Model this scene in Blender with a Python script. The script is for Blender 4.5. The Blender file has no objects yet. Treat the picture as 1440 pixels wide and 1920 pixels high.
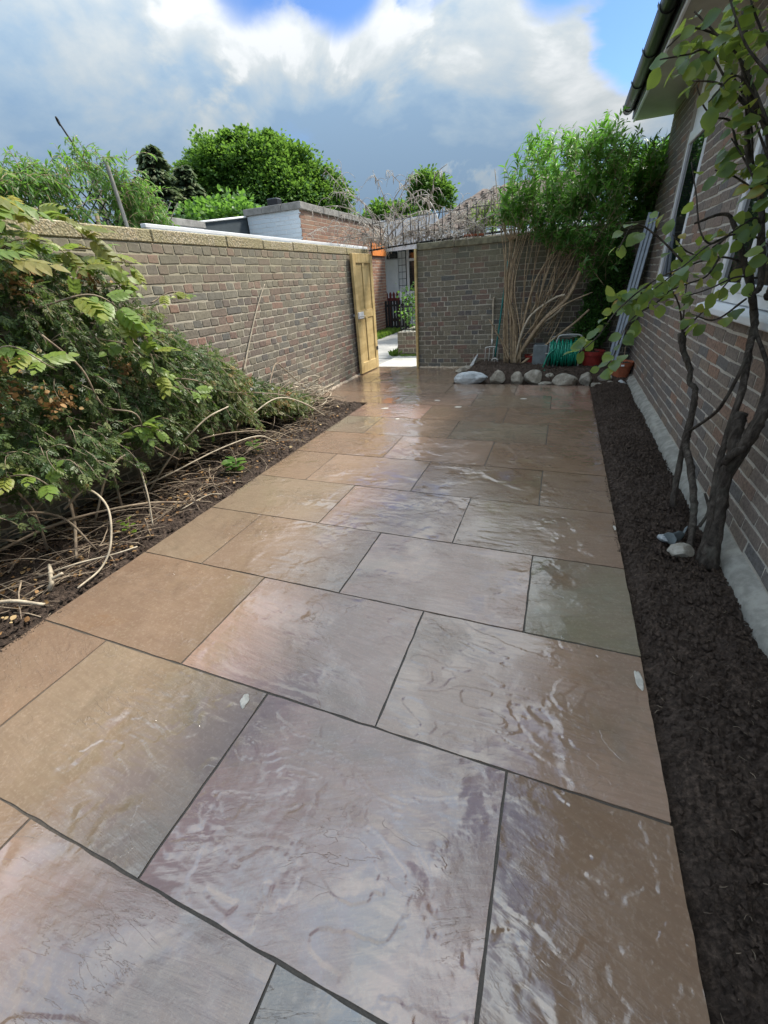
import bpy, math, random
import numpy as np
from mathutils import Matrix, Vector
random.seed(7); RNG = np.random.default_rng(7)
sc = bpy.context.scene
COL = sc.collection
R_ = math.radians

# ------------------------------------------------------------------ camera
CAM_H, FPX = 1.38, 771.6
pitch, roll, yaw = 0.50911, 0.07339, -0.40221
cy, sy = math.cos(yaw), math.sin(yaw)
fwd = np.array([sy*math.cos(pitch), cy*math.cos(pitch), -math.sin(pitch)])
r0 = np.array([cy, -sy, 0.]); d0 = np.cross(fwd, r0)
rt = r0*math.cos(roll) + d0*math.sin(roll); dn = -r0*math.sin(roll) + d0*math.cos(roll)
cam_d = bpy.data.cameras.new('camera'); cam = bpy.data.objects.new('camera', cam_d); COL.objects.link(cam)
cam_d.sensor_fit = 'VERTICAL'; cam_d.sensor_height = 36; cam_d.sensor_width = 27
cam_d.lens = 36*FPX/1920; cam_d.clip_start = .02; cam_d.clip_end = 2000
M = Matrix.Identity(4)
for i in range(3):
    M[i][0] = rt[i]; M[i][1] = -dn[i]; M[i][2] = -fwd[i]
M[2][3] = CAM_H
cam.matrix_world = M
sc.camera = cam

# ------------------------------------------------------------------ node helper
class G:
    def __init__(s, tree): s.t = tree
    def n(s, typ, ins=None, **props):
        nd = s.t.nodes.new(typ)
        for k, v in props.items(): setattr(nd, k, v)
        for k, v in (ins or {}).items(): s.put(nd.inputs[k], v)
        return nd
    def put(s, sock, v):
        if isinstance(v, bpy.types.NodeSocket): s.t.links.new(v, sock)
        elif v is not None:
            if isinstance(v, (tuple, list)) and len(v) == 3 and sock.type == 'RGBA': v = (*v, 1)
            sock.default_value = v
    def m(s, op, a, b=None, c=None, clamp=False):
        nd = s.n('ShaderNodeMath', operation=op, use_clamp=clamp)
        for i, v in enumerate((a, b, c)):
            if v is not None: s.put(nd.inputs[i], v)
        return nd.outputs[0]
    def vm(s, op, a, b=None, out=0, scale=None):
        nd = s.n('ShaderNodeVectorMath', operation=op); s.put(nd.inputs[0], a)
        if b is not None: s.put(nd.inputs[1], b)
        if scale is not None: s.put(nd.inputs['Scale'], scale)
        return nd.outputs[out]
    def noise(s, vec, scale, detail=4, rough=.55, dist=0., out=0):
        return s.n('ShaderNodeTexNoise', {'Vector': vec, 'Scale': scale, 'Detail': detail, 'Roughness': rough, 'Distortion': dist}).outputs[out]
    def ss(s, v, a, b, o0=0., o1=1.):
        nd = s.n('ShaderNodeMapRange', interpolation_type='SMOOTHSTEP')
        for i, x in enumerate((v, a, b, o0, o1)): s.put(nd.inputs[i], x)
        return nd.outputs[0]
    def lin(s, v, a, b, o0=0., o1=1.):
        nd = s.n('ShaderNodeMapRange')
        for i, x in enumerate((v, a, b, o0, o1)): s.put(nd.inputs[i], x)
        return nd.outputs[0]
    def ramp(s, fac, stops, interp='LINEAR'):
        nd = s.n('ShaderNodeValToRGB'); cr = nd.color_ramp; cr.interpolation = interp
        while len(cr.elements) < len(stops): cr.elements.new(.5)
        for e, (p, c) in zip(cr.elements, stops): e.position = p; e.color = (*c, 1)
        s.put(nd.inputs[0], fac); return nd.outputs[0]
    def mix(s, fac, a, b, blend='MIX'):
        nd = s.n('ShaderNodeMix', data_type='RGBA', blend_type=blend)
        s.put(nd.inputs[0], fac); s.put(nd.inputs[6], a); s.put(nd.inputs[7], b)
        return nd.outputs[2]

# ------------------------------------------------------------------ world: sky with broken cumulus
SUN_AZ, SUN_EL = R_(38), R_(50)
w = bpy.data.worlds.new('World'); sc.world = w; w.use_nodes = True
wt = w.node_tree; wt.nodes.clear(); g = G(wt)
SKY_AZ_EL = lambda az, el: (math.sin(R_(az))*math.cos(R_(el)), math.cos(R_(az))*math.cos(R_(el)), math.sin(R_(el)))
dirv = g.vm('NORMALIZE', g.n('ShaderNodeTexCoord').outputs['Generated'])
sep = g.n('ShaderNodeSeparateXYZ', {0: dirv}); dz = sep.outputs[2]
sky = g.n('ShaderNodeTexSky', sky_type='NISHITA', sun_disc=False, sun_elevation=SUN_EL, sun_rotation=SUN_AZ, altitude=50, air_density=1.0, dust_density=.6, ozone_density=2.)
P = g.vm('MULTIPLY', dirv, (1, 1, 1.9))
n1 = g.noise(P, 3.6, 9, .56, .35)
n2 = g.noise(g.vm('ADD', P, (3.1, 1.7, .4)), 2.1, 7, .5, .2)
n3 = g.noise(g.vm('ADD', P, (.03, .02, .09)), 3.6, 9, .56, .35)      # offset sample: lit upper edges of the billows
def blob(az, el, r, amt, warp=n2):
    d = g.vm('DOT_PRODUCT', dirv, SKY_AZ_EL(az, el), out=1)
    d = g.m('ADD', d, g.m('MULTIPLY', g.m('SUBTRACT', n1, .5), .018))
    return g.ss(d, math.cos(R_(r*1.25)), 1., 0., amt*1.15)
def total(lst):
    t = lst[0]
    for x in lst[1:]: t = g.m('ADD', t, x)
    return t
gap = total([blob(-24, 25.5, 5.5, .45), blob(-31, 25.5, 5, .4), blob(-16, 25, 3.5, .3), blob(4.5, 19.5, 5, .5), blob(-3, 24, 5, .45), blob(2.5, 14, 2.5, .12),
             blob(-60, 50, 16, .35), blob(30, 60, 20, .35), blob(140, 40, 24, .35), blob(-130, 35, 20, .3), blob(80, 30, 18, .3)])
cover = g.ss(g.m('SUBTRACT', g.m('ADD', n1, .24), gap), .34, .62)
lit = total([blob(-20, 20.5, 3.2, .32), blob(-28, 21, 3.2, .28), blob(-37, 19.5, 4.0, .32), blob(-35.5, 14, 3, .32), blob(-9, 19.5, 5.5, .28), blob(0, 15.5, 5, .33),
             blob(-11.3, 8.4, 2.2, .5), blob(-13.5, 8.2, 1.8, .35), blob(-48, 20, 8, .25), blob(-30, 15.5, 5, .2), blob(-17, 16, 5, .12)])
dark = total([blob(-10, 12.5, 6, .08), blob(-36, 16.8, 3, .25), blob(-54, 11, 9, .2), blob(-22, 10, 8, .10), blob(-45, 9, 7, .12)])
edge = g.m('ADD', g.m('MULTIPLY', g.m('SUBTRACT', n1, n3), 2.2), g.m('MULTIPLY', g.m('SUBTRACT', g.noise(P, 8.5, 7, .6, .5), .5), .55))
up = g.ss(dz, .12, .6, 0, .30)
shade = g.m('ADD', g.m('SUBTRACT', g.m('ADD', g.m('ADD', lit, up), g.m('ADD', edge, g.m('MULTIPLY', g.m('SUBTRACT', n2, .5), 1.7))), dark), .27, clamp=True)
cloud = g.ramp(shade, [(0, (.27, .40, .56)), (.25, (.34, .46, .59)), (.5, (.44, .52, .59)), (.75, (.54, .59, .62)), (1, (.70, .73, .75))])
bg_sky = g.n('ShaderNodeBackground', {'Color': g.mix(.75, sky.outputs[0], (.40, .64, 1.0), 'MULTIPLY'), 'Strength': .075})
# cloud strength steepened overhead, beyond CIE overcast, to add fill on shaded walls
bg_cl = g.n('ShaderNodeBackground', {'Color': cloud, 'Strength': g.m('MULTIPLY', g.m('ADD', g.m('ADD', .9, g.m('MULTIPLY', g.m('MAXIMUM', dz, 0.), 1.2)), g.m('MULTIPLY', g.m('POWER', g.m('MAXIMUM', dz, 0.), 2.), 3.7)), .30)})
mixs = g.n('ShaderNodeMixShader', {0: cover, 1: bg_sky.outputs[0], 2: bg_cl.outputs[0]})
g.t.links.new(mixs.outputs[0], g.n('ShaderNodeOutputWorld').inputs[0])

# ------------------------------------------------------------------ sun behind thin cloud, ahead and to the right
sl = bpy.data.lights.new('sun', 'SUN'); so = bpy.data.objects.new('sun', sl); COL.objects.link(so)
sl.energy = 2.5; sl.angle = R_(10); sl.color = (1., .93, .82)
sd = Vector((math.sin(SUN_AZ)*math.cos(SUN_EL), math.cos(SUN_AZ)*math.cos(SUN_EL), math.sin(SUN_EL)))
so.rotation_euler = sd.to_track_quat('Z', 'Y').to_euler()
so.location = (3, 5, 12)
vs = sc.view_settings; vs.view_transform = 'Standard'; vs.look = 'None'; vs.gamma = 1; vs.exposure = 1.4; vs.use_curve_mapping = False
sc.cycles.max_bounces = 6; sc.cycles.diffuse_bounces = 4; sc.cycles.glossy_bounces = 3; sc.cycles.transmission_bounces = 4; sc.cycles.transparent_max_bounces = 6

# ------------------------------------------------------------------ materials
def new_mat(name):
    m = bpy.data.materials.new(name); m.use_nodes = True; m.node_tree.nodes.clear(); return m, G(m.node_tree)
def finish(m, g, color, rough=.8, spec=.3, bump=None, dist=.002, strength=1., metal=0., coat=0., normal=None, coat_rough=.05):
    b = g.n('ShaderNodeBsdfPrincipled', {'Base Color': color, 'Roughness': rough, 'Specular IOR Level': spec, 'Metallic': metal, 'Coat Weight': coat, 'Coat Roughness': coat_rough})
    if bump is not None:
        normal = g.n('ShaderNodeBump', {'Height': bump, 'Distance': dist, 'Strength': strength}).outputs[0]
    if normal is not None: g.t.links.new(normal, b.inputs['Normal'])
    g.t.links.new(b.outputs[0], g.n('ShaderNodeOutputMaterial').inputs[0]); return b
def objc(g): return g.n('ShaderNodeTexCoord').outputs['Object']
def geo(g): return g.n('ShaderNodeNewGeometry').outputs['Position']
def orand(g): return g.n('ShaderNodeObjectInfo').outputs['Random']
def tone(g): return g.n('ShaderNodeAttribute', attribute_name='tone').outputs['Fac']

def simple(name, c, rough=.6, spec=.4, var=.25, scale=12, bumpd=.001, metal=0., c2=None):
    m, g = new_mat(name); p = geo(g)
    n = g.noise(p, scale, 6, .6)
    c2 = c2 or tuple(x*(1-var) for x in c)
    col = g.mix(g.ss(n, .35, .65), c2, c)
    finish(m, g, col, g.lin(n, .3, .7, rough*.85, min(1, rough*1.15)), spec, g.noise(p, scale*12, 4, .6), bumpd, .6, metal)
    return m

def brick_mat(name, stops, tintc, tint_z, tint_amt, dirt=.35, grime=(.05, .045, .035)):
    m, g = new_mat(name); p = geo(g)
    f = g.m('FRACT', g.m('ADD', tone(g), orand(g)))
    base = g.ramp(f, stops)
    n = g.noise(p, 45, 6, .7); n2_ = g.noise(p, 3.1, 5, .6); n3_ = g.noise(p, 120, 3, .6)
    base = g.mix(g.ss(n, .35, .68, 0., .5), base, grime)
    base = g.mix(g.ss(n3_, .55, .75, 0., .35), base, (.42, .38, .31))
    z = g.n('ShaderNodeSeparateXYZ', {0: p}).outputs[2]
    t = g.m('MULTIPLY', g.ss(z, tint_z[0], tint_z[1]), g.ss(n2_, .3, .62, .35, 1.))
    base = g.mix(g.m('MULTIPLY', t, tint_amt), base, tintc)
    finish(m, g, base, .88, .25, g.m('ADD', g.m('MULTIPLY', n, .5), g.m('MULTIPLY', n3_, .5)), .0035, .8)
    return m
def mortar_mat(name, c, c2, tintc, tint_z, tint_amt):
    m, g = new_mat(name); p = geo(g)
    n = g.noise(p, 7, 6, .65); n3_ = g.noise(p, 150, 3, .7)
    base = g.mix(g.ss(n, .35, .65), c, c2)
    base = g.mix(g.ss(n3_, .45, .7, 0, .4), base, tuple(x*.5 for x in c))
    z = g.n('ShaderNodeSeparateXYZ', {0: p}).outputs[2]
    base = g.mix(g.m('MULTIPLY', g.ss(z, *tint_z), tint_amt), base, tintc)
    finish(m, g, base, .95, .15, n3_, .004, .8); return m

M_brickL = brick_mat('weathered brick', [(0, (.18, .165, .14)), (.22, (.27, .245, .19)), (.42, (.21, .18, .155)), (.55, (.25, .17, .14)), (.68, (.15, .15, .145)), (.8, (.28, .26, .21)), (.95, (.33, .20, .16)), (1, (.21, .19, .165))], (.26, .235, .155), (.9, 1.8), .45)
M_mortL = mortar_mat('lime mortar', (.54, .495, .41), (.43, .395, .32), (.36, .325, .20), (1.0, 1.8), .6)
M_brickB = brick_mat('dark weathered brick', [(0, (.165, .15, .12)), (.25, (.25, .225, .17)), (.45, (.19, .165, .135)), (.6, (.25, .16, .13)), (.72, (.13, .135, .135)), (.85, (.28, .25, .185)), (1, (.18, .155, .13))], (.16, .155, .085), (1.0, 1.8), .45)
M_mortB = mortar_mat('dirty mortar', (.50, .465, .39), (.38, .35, .29), (.22, .20, .12), (1.0, 1.8), .5)
M_brickH = brick_mat('brown house brick', [(0, (.23, .19, .165)), (.3, (.28, .23, .195)), (.5, (.185, .175, .17)), (.65, (.31, .24, .185)), (.8, (.25, .215, .19)), (.95, (.36, .22, .155)), (1, (.215, .185, .16))], (.14, .115, .085), (2.3, 3.), .3)
M_mortH = mortar_mat('grey mortar', (.60, .56, .49), (.48, .45, .39), (.2, .19, .15), (2, 3), .4)
M_brickO = brick_mat('orange brick', [(0, (.33, .15, .10)), (.3, (.40, .21, .13)), (.5, (.26, .13, .10)), (.7, (.42, .25, .17)), (.9, (.22, .12, .10)), (1, (.38, .18, .11))], (.22, .17, .13), (1.8, 2.9), .6)
M_mortO = mortar_mat('pale mortar', (.52, .46, .38), (.45, .4, .33), (.3, .26, .2), (1.8, 2.9), .4)
M_brickW = brick_mat('white painted brick', [(0, (.62, .70, .76)), (1, (.70, .77, .82))], (.6, .65, .68), (5, 6), 0., grime=(.5, .56, .6))

def coping_mat():
    m, g = new_mat('pebble coping'); p = geo(g)
    v = g.n('ShaderNodeTexVoronoi', {'Vector': p, 'Scale': 70.}); d = v.outputs['Distance']
    pc = g.ramp(g.n('ShaderNodeSeparateXYZ', {0: v.outputs['Color']}).outputs[0], [(0, (.24, .19, .11)), (.35, (.52, .42, .26)), (.7, (.66, .58, .42)), (1, (.40, .35, .27))])
    n = g.noise(p, 5, 5, .6)
    col = g.mix(g.ss(d, .35, .6), pc, (.26, .23, .15))
    col = g.mix(g.ss(n, .4, .65, 0., .6), col, (.30, .27, .15))
    finish(m, g, col, .9, .2, g.m('SUBTRACT', 1., d), .006, .8); return m
M_cop = coping_mat()
M_copB = simple('mossy coping', (.27, .25, .17), .95, .2, .5, 9, .004)
M_conc = simple('rough concrete', (.37, .36, .32), .95, .2, .35, 14, .006)
M_concg = simple('grey concrete', (.30, .29, .27), .95, .2, .35, 9, .004)
M_white = simple('white upvc', (.86, .88, .90), .35, .5, .06, 6, .0003)
M_whitep = simple('white paint', (.72, .74, .76), .6, .4, .1, 4, .001)
M_soffit = simple('soffit board', (.50, .50, .42), .5, .3, .25, 1.6, .0004)
M_black = simple('black gutter plastic', (.014, .014, .016), .3, .5, .1, 2, .0001)
M_iron = simple('black iron', (.02, .02, .02), .6, .4, .3, 30, .0006)
M_dark = simple('dark grey cladding', (.055, .07, .08), .6, .3, .2, 4, .0005)
M_alu = simple('aluminium', (.42, .47, .54), .4, .5, .2, 9, .0004, metal=.5)
M_steel = simple('worn steel', (.62, .61, .58), .42, .5, .25, 25, .0006, metal=.3)
M_frame = simple('grey tube', (.40, .41, .40), .4, .5, .2, 12, .0004, metal=.4)
M_terra = simple('terracotta', (.42, .13, .065), .75, .3, .3, 14, .001)
M_redpot = simple('red plastic', (.30, .035, .028), .45, .4, .3, 8, .0005)
M_teal = simple('teal painted pole', (.015, .17, .16), .45, .4, .25, 14, .0004)
M_crate = simple('grey plastic', (.20, .23, .24), .5, .4, .3, 8, .0005)
M_orange = simple('orange board', (.80, .26, .06), .6, .3, .1, 3, .0005)
M_redfence = simple('red brown paint', (.16, .035, .03), .7, .3, .3, 8, .001)
M_tileroof = simple('brown roof tile', (.16, .125, .105), .85, .25, .45, 5, .003)
M_path = simple('pale path concrete', (.42, .42, .40), .8, .3, .25, 2.5, .002)
M_step = simple('pale wet concrete', (.62, .61, .56), .5, .4, .2, 6, .002)
M_bark = simple('cane bark', (.48, .37, .24), .85, .2, .45, 20, .002, c2=(.28, .21, .14))
def rosebark():
    m, g = new_mat('cracked dark bark'); p = geo(g)
    q = g.vm('MULTIPLY', p, (1, 1, .28)); n = g.noise(q, 42, 6, .7, .6); n2_ = g.noise(p, 9, 4, .6)
    col = g.ramp(n, [(.3, (.02, .016, .013)), (.5, (.065, .054, .045)), (.7, (.14, .12, .10))])
    col = g.mix(g.ss(n2_, .5, .7, 0, .4), col, (.11, .11, .09))
    finish(m, g, col, .9, .2, n, .014, 1.); return m
M_barkd = rosebark()
M_barkg = simple('grey trunk bark', (.14, .12, .10), .9, .2, .5, 6, .01)
M_twig = simple('dead twig', (.36, .29, .21), .85, .2, .5, 14, .001, c2=(.17, .13, .10))
M_twigp = simple('pale peeled stem', (.58, .50, .38), .8, .2, .4, 10, .001)
M_vine = simple('dry vine', (.60, .55, .48), .9, .15, .5, 9, .001, c2=(.27, .23, .20))
M_slate = simple('blue slate', (.17, .20, .21), .6, .4, .3, 14, .002)
M_kerbsand = simple('spilt mortar', (.50, .42, .33), .95, .15, .4, 30, .006)
M_scuff = simple('cement smear', (.52, .49, .43), .7, .3, .25, 40, .001)
def glass_mat():
    m, g = new_mat('window glass'); p = geo(g)
    finish(m, g, (.012, .016, .018), .03, .9, g.noise(p, 1.2, 2), .003, .3); return m
M_glass = glass_mat()

def wood_mat():
    m, g = new_mat('treated gate timber'); p = geo(g)
    q = g.vm('MULTIPLY', p, (30, 30, 2.2)); n = g.noise(q, 1.6, 6, .6, .8)
    b = g.noise(g.vm('MULTIPLY', p, (2, 2, 9)), 1.2, 3, .5)
    col = g.ramp(n, [(.25, (.42, .29, .12)), (.5, (.60, .45, .21)), (.75, (.70, .56, .30))])
    col = g.mix(g.ss(b, .42, .62, 0, .45), col, (.36, .25, .10))  # soft horizontal bands: reflected light painted into the timber colour
    finish(m, g, col, .6, .3, n, .0015, .6); return m
M_wood = wood_mat()

def slab_mat():
    m, g = new_mat('wet riven sandstone'); rnd = orand(g)
    o = g.vm('ADD', objc(g), g.vm('SCALE', (17.3, 41.1, 7.7), scale=g.m('MULTIPLY', rnd, 9.)))
    rz = g.n('ShaderNodeVectorRotate', {'Vector': o, 'Angle': g.m('MULTIPLY', g.m('SUBTRACT', rnd, .5), .9)}, rotation_type='Z_AXIS').outputs[0]
    big = g.noise(rz, 1.3, 3, .5, .5)
    st = g.vm('MULTIPLY', rz, (1., 2.6, 1.))
    n1_ = g.noise(st, 1.5, 5, .52, 1.1)
    lv = g.m('MULTIPLY', n1_, 6.5)
    fr = g.m('FRACT', lv)
    terr = g.m('ADD', g.m('FLOOR', lv), g.ss(fr, 0.0, .045))                   # broken laminations: sharp little steps
    where = g.ss(g.noise(rz, 2.1, 3, .5), .52, .62)
    lv2 = g.m('MULTIPLY', g.noise(g.vm('MULTIPLY', rz, (1., 3.4, 1.)), 3.2, 6, .6, 1.4), 7.)
    terr2 = g.m('MULTIPLY', g.m('ADD', g.m('FLOOR', lv2), g.ss(g.m('FRACT', lv2), 0., .08)), g.ss(g.noise(rz, 2.6, 4, .55), .50, .60))
    lip_shade = g.m('MULTIPLY', g.m('MULTIPLY', g.ss(fr, 0., .035), g.ss(fr, .11, .05)), where)
    fine = g.noise(g.vm('MULTIPLY', rz, (5, 38, 5)), 1.5, 5, .6, .8)
    pit = g.noise(rz, 60, 4, .6)
    wob = g.noise(rz, 9, 4, .55, .4)
    pudd = g.ss(g.noise(rz, 3.4, 5, .6, .3), .43, .56)                       # standing film of water (0) or just damp (1)
    ledge = g.m('ADD', g.m('MULTIPLY', terr2, .0008), g.m('MULTIPLY', g.m('MULTIPLY', terr, where), .0014))
    streak = g.m('MULTIPLY', g.m('MULTIPLY', fine, g.lin(pudd, 0, 1, .25, 1.)), .0019)
    grain = g.m('MULTIPLY', g.m('MULTIPLY', g.noise(rz, 120, 4, .65), g.lin(pudd, 0, 1, .2, 1.)), .0011)
    h = g.m('ADD', g.m('ADD', ledge, streak), g.m('ADD', grain, g.m('MULTIPLY', wob, .0008)))
    base = g.ramp(tone(g), [(0, (.325, .200, .155)), (.2, (.335, .222, .16)), (.35, (.235, .165, .115)), (.5, (.225, .145, .095)), (.65, (.235, .185, .13)), (.8, (.20, .18, .125)), (1, (.13, .12, .105))])
    base = g.mix(g.ss(big, .42, .66, 0, .6), base, (.185, .125, .09))
    base = g.mix(g.ss(g.noise(rz, 2.2, 6, .65, .6), .56, .70, 0, .32), base, (.22, .11, .045))
    base = g.mix(g.ss(g.noise(g.vm('ADD', rz, (5, 5, 0)), 1.9, 4, .6, .4), .54, .70, 0, .45), base, (.15, .13, .09))
    base = g.mix(g.ss(wob, .35, .65, 0, .22), base, (.28, .20, .14))
    base = g.mix(g.m('MULTIPLY', lip_shade, .12), base, (.07, .05, .038))  # shade of the ledges painted in as thin dark lines
    base = g.mix(g.ss(fine, .38, .62, 0, .22), base, (.15, .10, .07))
    base = g.mix(g.ss(g.noise(rz, 85, 3, .7), .5, .7, 0, .3), base, (.37, .29, .22))
    rough = g.m('ADD', g.lin(pudd, 0, 1, .06, .16), g.m('MULTIPLY', g.ss(big, .4, .7), .07))
    hw = g.m('ADD', g.m('ADD', g.m('MULTIPLY', ledge, .8), g.m('MULTIPLY', streak, .5)), g.m('ADD', g.m('MULTIPLY', grain, .45), g.m('MULTIPLY', g.noise(g.vm('MULTIPLY', rz, (5, 26, 5)), 2.4, 3, .5, .5), .0007)))
    cn = g.n('ShaderNodeBump', {'Height': hw, 'Distance': 1., 'Strength': .75}).outputs[0]
    nrm = g.n('ShaderNodeBump', {'Height': h, 'Distance': 1., 'Strength': .8}).outputs[0]
    b = finish(m, g, base, rough, .62, normal=nrm)
    b.inputs['IOR'].default_value = 1.5
    g.put(b.inputs['Coat Weight'], g.lin(pudd, 0, 1, 1., .6)); b.inputs['Coat IOR'].default_value = 1.65
    g.put(b.inputs['Coat Roughness'], g.lin(pudd, 0, 1, .02, .16)); g.put(b.inputs['Coat Normal'], cn)
    return m
M_slab = slab_mat()
def joint_mat():
    m, g = new_mat('patio joint mortar'); p = geo(g)
    n = g.noise(p, 60, 4, .7)
    finish(m, g, g.mix(n, (.03, .025, .02), (.11, .09, .07)), .6, .4, n, .004, .8); return m
M_joint = joint_mat()
def soil_mat():
    m, g = new_mat('dark moist soil'); p = geo(g)
    n = g.noise(p, 55, 7, .72); n2_ = g.noise(p, 4, 5, .6); n3_ = g.noise(p, 260, 3, .6)
    col = g.ramp(n, [(.3, (.016, .011, .008)), (.5, (.060, .043, .033)), (.68, (.15, .108, .083))])
    col = g.mix(g.ss(n2_, .4, .65, 0, .45), col, (.075, .056, .046))
    finish(m, g, col, .9, .25, g.m('ADD', n, g.m('MULTIPLY', n3_, .3)), .016, 1.); return m
M_soil = soil_mat()
def stone_mat(name, a, b_, c):
    m, g = new_mat(name); p = objc(g)
    o = g.vm('ADD', p, g.vm('SCALE', (7., 3., 5.), scale=orand(g)))
    n = g.noise(o, 9, 7, .7); n2_ = g.noise(o, 40, 4, .7)
    col = g.ramp(n, [(.3, a), (.5, b_), (.7, c)])
    col = g.mix(g.ss(n2_, .55, .7, 0, .5), col, tuple(x*.35 for x in a))
    finish(m, g, col, .85, .3, g.m('ADD', n, g.m('MULTIPLY', n2_, .4)), .02, .8); return m
M_stone = stone_mat('rubble stone', (.17, .15, .12), (.29, .265, .22), (.44, .42, .37))
M_stoneb = stone_mat('pale blue grey stone', (.28, .31, .33), (.42, .45, .47), (.55, .57, .58))

def leaf_mat(name, stops, trans=.35, tcol=(.35, .55, .06), rough=.42, spec=.35):
    m, g = new_mat(name)
    col = g.ramp(tone(g), stops)
    n = g.noise(geo(g), 40, 3, .6)
    col = g.mix(g.ss(n, .3, .7, 0, .22), col, tuple(x*.6 for x in stops[len(stops)//2][1]))
    b = g.n('ShaderNodeBsdfPrincipled', {'Base Color': col, 'Roughness': rough, 'Specular IOR Level': spec})
    t = g.n('ShaderNodeBsdfTranslucent', {'Color': g.mix(.75, col, tcol, 'MIX')})
    mx = g.n('ShaderNodeMixShader', {0: trans, 1: b.outputs[0], 2: t.outputs[0]})
    g.t.links.new(mx.outputs[0], g.n('ShaderNodeOutputMaterial').inputs[0]); return m
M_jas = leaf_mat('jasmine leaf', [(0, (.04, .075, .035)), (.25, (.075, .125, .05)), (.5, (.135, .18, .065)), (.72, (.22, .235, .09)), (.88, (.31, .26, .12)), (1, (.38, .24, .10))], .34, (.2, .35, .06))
M_wis = leaf_mat('wisteria leaflet', [(0, (.09, .17, .035)), (.4, (.16, .25, .05)), (.7, (.27, .31, .065)), (.9, (.33, .29, .10)), (1, (.42, .26, .09))], .36, (.4, .55, .1))
M_wisb = leaf_mat('bronze wisteria leaflet', [(0, (.14, .20, .06)), (.5, (.28, .26, .08)), (1, (.38, .22, .08))], .4, (.55, .5, .12))
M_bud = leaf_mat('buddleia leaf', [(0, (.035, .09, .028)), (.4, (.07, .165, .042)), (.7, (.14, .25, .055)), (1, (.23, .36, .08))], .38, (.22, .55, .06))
M_rose = leaf_mat('rose leaf', [(0, (.04, .10, .055)), (.4, (.08, .17, .07)), (.7, (.17, .27, .07)), (.9, (.33, .34, .09)), (1, (.48, .18, .07))], .5, (.52, .62, .08), .33, .45)
M_maple = leaf_mat('maple leaf', [(0, (.035, .085, .022)), (.5, (.075, .16, .035)), (1, (.15, .26, .055))], .35, (.3, .55, .07), .6, .2)
M_con = leaf_mat('conifer needle', [(0, (.07, .125, .075)), (.6, (.13, .19, .10)), (1, (.24, .24, .13))], .25, (.2, .28, .12), .7)
M_will = leaf_mat('hanging climber leaf', [(0, (.03, .08, .02)), (.5, (.07, .15, .035)), (1, (.16, .27, .06))], .38, (.3, .6, .08))
M_lime = leaf_mat('lime leaf', [(0, (.10, .20, .03)), (1, (.25, .38, .06))], .4, (.45, .7, .1))
M_lit = leaf_mat('dry leaf litter', [(0, (.11, .055, .025)), (.5, (.28, .15, .06)), (.8, (.42, .26, .11)), (1, (.52, .40, .22))], .15, (.5, .3, .1), .7)
M_grass = leaf_mat('grass blade', [(0, (.06, .12, .02)), (1, (.20, .30, .05))], .35, (.35, .6, .08))
M_petal = leaf_mat('white petal', [(0, (.7, .7, .68)), (1, (.8, .8, .78))], .2, (.8, .8, .8))
def hose_mat():
    return simple('green hose', (.010, .26, .17), .35, .5, .2, 20, .0003)
M_hose = hose_mat()

# ------------------------------------------------------------------ object helpers
def mesh_np(name, V, F, mat=None, smooth=False, ton=None):
    """V (n,3); F list of int arrays each (k,3|4) or list of lists"""
    me = bpy.data.meshes.new(name)
    V = np.asarray(V, np.float32)
    if isinstance(F, np.ndarray): F = [F]
    F = [np.asarray(f, np.int32) for f in F if len(f)]
    me.vertices.add(len(V)); me.vertices.foreach_set('co', V.ravel())
    loops = np.concatenate([f.ravel() for f in F]); tot = np.concatenate([np.full(len(f), f.shape[1], np.int32) for f in F])
    me.loops.add(len(loops)); me.loops.foreach_set('vertex_index', loops)
    start = np.concatenate([[0], np.cumsum(tot)[:-1]]).astype(np.int32)
    me.polygons.add(len(tot)); me.polygons.foreach_set('loop_start', start); me.polygons.foreach_set('loop_total', tot)
    me.polygons.foreach_set('use_smooth', np.full(len(tot), bool(smooth)))
    if ton is not None:
        a = me.attributes.new('tone', 'FLOAT', 'POINT'); a.data.foreach_set('value', np.asarray(ton, np.float32))
    me.update(calc_edges=True)
    if mat: me.materials.append(mat)
    return me
def wl(o):
    v = Vector((0, 0, 0))
    while o is not None: v = v + o.location; o = o.parent
    return v
def ob(name, me, parent=None, kind=None, at=(0, 0, 0), label=None):
    o = bpy.data.objects.new(name, me); COL.objects.link(o)
    if parent is not None: o.parent = parent; o.location = Vector(at) - wl(parent)
    else: o.location = at
    if kind: o['kind'] = kind
    if label: o['label'] = label
    return o
def thing(name, label, cat, loc=(0, 0, 0), group=None):
    o = bpy.data.objects.new(name, None); COL.objects.link(o); o.location = loc; o.empty_display_size = .1
    o['label'] = label; o['category'] = cat
    if group: o['group'] = group
    return o
def tag(o, label, cat, group=None):
    o['label'] = label; o['category'] = cat
    if group: o['group'] = group
    return o

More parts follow.
